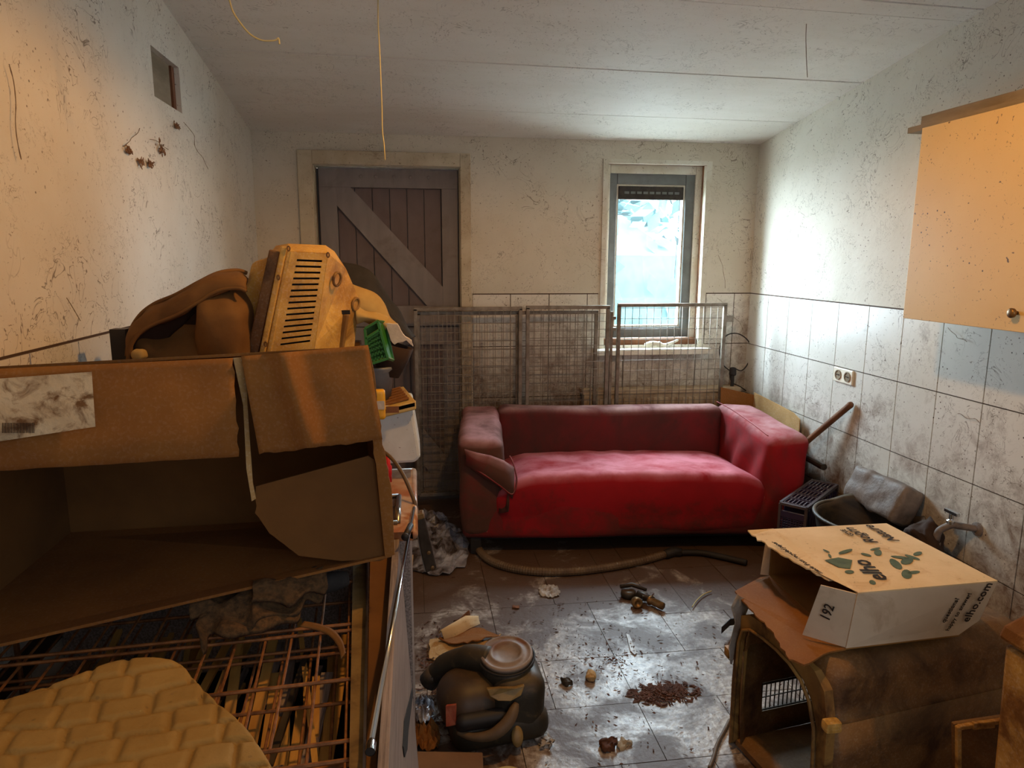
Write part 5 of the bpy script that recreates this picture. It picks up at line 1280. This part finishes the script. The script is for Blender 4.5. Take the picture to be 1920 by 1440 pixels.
band([(670, 568), (690, 580), (712, 585), (730, 595)], [(672, 608), (690, 600), (708, 606), (722, 622)], 2.21, 2.19, 'beige_bag', 'beige_cloth', 'pale crumpled cloth bag above the green crate', 'cloth bag')
P = [atY(u, v, 2.18) for u, v in pj([(722, 606, 1), (745, 608, 1), (760, 632, 1), (772, 640, 1.5), (775, 650, 1.5), (762, 638, 1), (740, 646, .6), (734, 640)], 1.5, 6)]
tag(MB().slab(P, .03, (0, -1, 0)).build('torn_carton', 'white_carton'), 'torn white carton scrap beside the green crate', 'carton')
# green crate
gc = thing('plastic_crate', (-.13, 2.2, 1.2), 'small green plastic lattice crate tilted at the right end of the heap', 'crate')
g0, g1, g2_, g3 = [atY(u, v, 2.14) for u, v in [(684, 616), (708, 602), (727, 672), (690, 684)]]
h0, h1 = atY(722, 604, 2.2), atY(737, 675, 2.2)
MB().slab([g1, h0, h1, g2_], .004).build('end_panel', 'green_plastic', gc)
mb = MB()
for (a, b) in ((g0, g1), (g1, g2_), (g2_, g3), (g3, g0), (lerp(g0, g3, .28), lerp(g1, g2_, .22))): mb.bar(a, b, .008, .01, (0, -1, 0))
for (a, b) in ((g1, h0), (h0, h1), (g2_, h1)): mb.bar(a, b, .008, .008, (0, -1, 0))
mb.build('rim', 'green_plastic', gc, bevel=.001)
mb = MB(); A0_, A1_, A3_, A2_ = lerp(g0, g3, .30), lerp(g1, g2_, .24), g3, g2_
for k in range(-3, 7):
    for s0_, s1_ in ((k/6, (k+3)/6), ((k+3)/6, k/6)):
        pa_, pb_ = s0_, s1_; lo2, hi2 = 0.0, 1.0
        # clip line x from pa at t=0 to pb at t=1
        t0_, t1_ = 0.0, 1.0
        dx = pb_-pa_
        for lim, sg in ((0, 1), (1, -1)):
            if dx != 0:
                tc_ = (lim-pa_)/dx
                if sg*dx > 0: t0_ = max(t0_, tc_)
                else: t1_ = min(t1_, tc_)
        if t1_-t0_ > .05:
            P1 = lerp(lerp(A0_, A1_, pa_+dx*t0_), lerp(A3_, A2_, pa_+dx*t0_), t0_); P2 = lerp(lerp(A0_, A1_, pa_+dx*t1_), lerp(A3_, A2_, pa_+dx*t1_), t1_)
            mb.bar(P1, P2, .003, .003, (0, -1, 0))
mb.build('side_lattice', 'green_plastic', gc)
MB().slab([p+Vector((0, .07, 0)) for p in (g0, g1, g2_, g3)], .003, (0, -1, 0)).build('rear_panel', 'green_plastic', gc)
MB().slab([g3, g2_, g2_+Vector((0, .08, 0)), g3+Vector((0, .08, 0))], .003, (0, 0, 1)).build('bottom_panel', 'green_plastic', gc)
# dark pot behind, grey bucket, yellow bottle, red item
c = atY(735, 670, 2.33); tag(MB().lathe([(.04, -.06), (.055, 0), (.06, .045), (.056, .045), (.05, 0)], c, 20, (.3, 0, 1)).build('dark_pot', 'bag_dark', smooth=True), 'dark brown round pot behind the green crate', 'pot')
c = atY(708, 690, 2.32); zb_ = atY(700, 742, 2.32).z
tag(MB().lathe([(.036, zb_-c.z), (.042, -.10), (.050, -.01), (.060, .0), (.060, .008), (.052, .008), (.044, -.02), (.034, zb_-c.z+.01)], c, 26).build('grey_bucket', 'grey_plastic', smooth=True), 'slim grey plastic bucket under the green crate', 'bucket')
yb = thing('yellow_bottle', atY(712, 785, 2.12), 'yellow plastic bottle with a white label beside the cardboard box edge', 'bottle')
c = atY(712, 758, 2.12); MB().rbox(c, (.034, .03, .092), .008, .006).build('body', 'yellow_plastic', yb, smooth=True); MB().box(c+Vector((0, -.0155, .0)), (.03, .001, .026)).build('label_band', 'white_carton', yb)
tt_ = thing('storage_tote', atY(752, 868, 2.28), 'speckled white storage tote with a beige ribbed lid at the end of the bench', 'tote')
q = [atY(u, v, 2.22) for u, v in [(690, 764), (773, 757), (789, 858), (778, 868), (700, 872)]]
MB().slab(q, .20, (0, -1, 0)).build('body', 'tote_white', tt_, bevel=.010)
l0, l1, l2, l3 = atY(690, 774, 2.20), atY(780, 752, 2.20), atY(757, 724, 2.44), atY(690, 740, 2.44)
MB().slab([l0, l1, l1+Vector((0, 0, -.028)), l0+Vector((0, 0, -.028))], .02, (0, -1, 0)).slab([l0, l1, l2, l3], .02, (0, 0, 1)).build('lid', 'tote_lid', tt_, bevel=.004)
mb = MB()
for k in range(6):
    t_ = .14+k*.14; mb.bar(lerp(l0, l3, t_)+Vector((.006, 0, .003)), lerp(l1, l2, t_)+Vector((-.016, 0, .003)), .010, .008)
mb.build('lid_ribs', 'cardboard', tt_, bevel=.002)
MB().box(atY(736, 768, 2.188), (.04, .004, .02)).build('lid_clip', 'old_wood', tt_)
tag(MB().lathe([(.012, 0), (.013, .05), (.009, .055), (.006, .09)], atY(728, 903, 2.16), 14).build('red_bottle', 'red_plastic', smooth=True), 'small red bottle standing on the sink edge', 'bottle')
# supports of the heap: crates under the bag, hidden by the box, and tote stand
tag(MB().b6(-.35, -.17, 2.27, 2.33, .851, 1.30).build('stacked_carton', 'cardboard_dark', bevel=.003), 'brown carton standing behind the heap under the black jacket', 'carton')
# dangling metal device on a curved cable
dv = thing('metal_handle', atY(800, 1020, 1.98), 'dark riveted metal handle hanging by a curved cable off the sink edge', 'tool')
P = [atY(u, v, y) for u, v, y in [(712, 842, 2.15), (735, 860, 2.10), (753, 885, 2.05), (767, 914, 2.02), (778, 944, 1.99), (785, 974, 1.975)]]
MB().tube(smooth_path(P, 6), .006, 8).build('cable', 'hose_grey', dv, smooth=True)
q = [atY(u, v, 1.975) for u, v in [(779, 972), (796, 970), (819, 1066), (799, 1075), (790, 1040)]]
MB().slab(q, .022, (0, -1, 0)).build('grip', 'dark_metal', dv, bevel=.003)
q = [atY(u, v, 1.965) for u, v in [(777, 966), (793, 962), (797, 972), (779, 978)]]; MB().slab(q, .034, (0, -1, 0)).build('ferrule', 'brass', dv, bevel=.003)
for (u, v) in ((804, 1036), (811, 1064)): MB().lathe([(.006, 0), (.006, .003), (.002, .004)], atY(u, v, 1.974), 10, (0, -1, 0)).build('rivet', 'brass', dv)
MB().bar(atY(782, 990, 2.005), atY(799, 1070, 2.005), .010, .016, (0, -1, 0)).build('inner_arm', 'steel', dv)

# ================================================================== COBWEB STRINGS
def string(pts, r, label, m='string_tan'):
    tag(MB().tube(smooth_path(pts, 6), r, 5).build('cobweb_string', m, smooth=True), label, 'cobweb')
d0 = [(430, 0, 2.0), (437, 22, 2.0), (452, 45, 2.0), (470, 65, 2.0), (492, 76, 2.0), (515, 76, 2.0), (522, 72, 2.0), (524, 83, 2.0)]
string([atY(u, v, y) for u, v, y in [(425, -14, 2.0)]+d0], .0022, 'curly dusty thread hanging from the ceiling near the wall opening')
string([atY(u, v, 2.35) for u, v in [(709, -20), (709, 40), (712, 100), (714, 150), (716, 200), (717, 245), (720, 270), (722, 300)]], .0020, 'long straight dusty thread hanging in front of the barn door')
yy_ = 2.2
while atY(1512, 45, yy_).z > ceil_z(atY(1512, 45, yy_).x, yy_): yy_ += .005
while atY(1512, 45, yy_).z < ceil_z(atY(1512, 45, yy_).x, yy_): yy_ += .005
string([atY(u, v, yy_) for u, v in [(1512, 43), (1511, 70), (1512, 110), (1514, 145)]], .0014, 'faint thin thread below the ceiling at the right', 'cobweb')
rs = random.Random(21)
def wallweb(u, v, du, dv, n, label, wall='b'):
    pts = []
    for k in range(n):
        uu = u+du*k/(n-1)+rs.uniform(-4, 4); vv = v+dv*k/(n-1)+rs.uniform(-3, 3)
        pts.append(atY(uu, vv, WALL_Y-.02) if wall == 'b' else (atX(uu, vv, WALL_R-.015) if wall == 'r' else atX(uu, vv, WALL_L+.012)))
    tag(MB().tube(smooth_path(pts, 4), [.0009+.0013*abs(noise.noise(Vector((i*.7, u, 0)))) for i in range((n-1)*4+1)], 5).build('cobweb_string', 'cobweb', smooth=True), label, 'cobweb')
wallweb(236, 272, 26, -30, 5, 'clotted cobweb strand left of the fallen debris below the wall opening', 'l')
wallweb(285, 262, 28, 18, 6, 'thick clotted cobweb just under the wall opening', 'l')
wallweb(348, 230, 45, 90, 8, 'long diagonal cobweb on the left wall right of the wall opening', 'l')
wallweb(122, 560, 28, 40, 5, 'short cobweb above the tile edge on the left wall', 'l')
wallweb(20, 120, 16, 180, 6, 'vertical cobweb strand near the left edge of the frame', 'l')
wallweb(1350, 480, 12, 60, 5, 'hanging cobweb strand on the plaster right of the window', 'b')
wallweb(1795, 775, 45, 16, 6, 'curly brown cobweb strand on the right wall tiles', 'r')
wallweb(1775, 615, 35, 26, 6, 'cobweb strand under the wall cabinet', 'r')
wallweb(1345, 560, 50, 60, 6, 'cobweb strand across the back tiles right of the window', 'b')
for (u, v, r, lab) in ((302, 278, .045, 'largest brown clot of cobweb and dirt below the wall opening'), (238, 282, .022, 'small brown clot at the lower end of the left cobweb strand'), (330, 236, .028, 'dirt clot right under the corner of the wall opening'), (262, 304, .018, 'lowest pair of brown dirt crumbs on the left wall'), (280, 308, .016, 'orange brown crumb stuck on the left wall below the clots')):
    c = atX(u, v, WALL_L+.006); rr_ = random.Random(int(u)); mb = MB()
    for k in range(26):
        p = c+Vector((rr_.uniform(0, .008), rr_.gauss(0, r*.5), rr_.gauss(0, r*.28))); d = Vector((rr_.uniform(-.3, .3), rr_.uniform(-1, 1), rr_.uniform(-1, 1))).normalized()*rr_.uniform(.004, .012)
        mb.tube([p-d, p, p+d], [.001, rr_.uniform(.0015, .0045), .001], 5)
    tag(mb.build('cobweb_clot', 'clot'), lab, 'cobweb', kind='stuff')
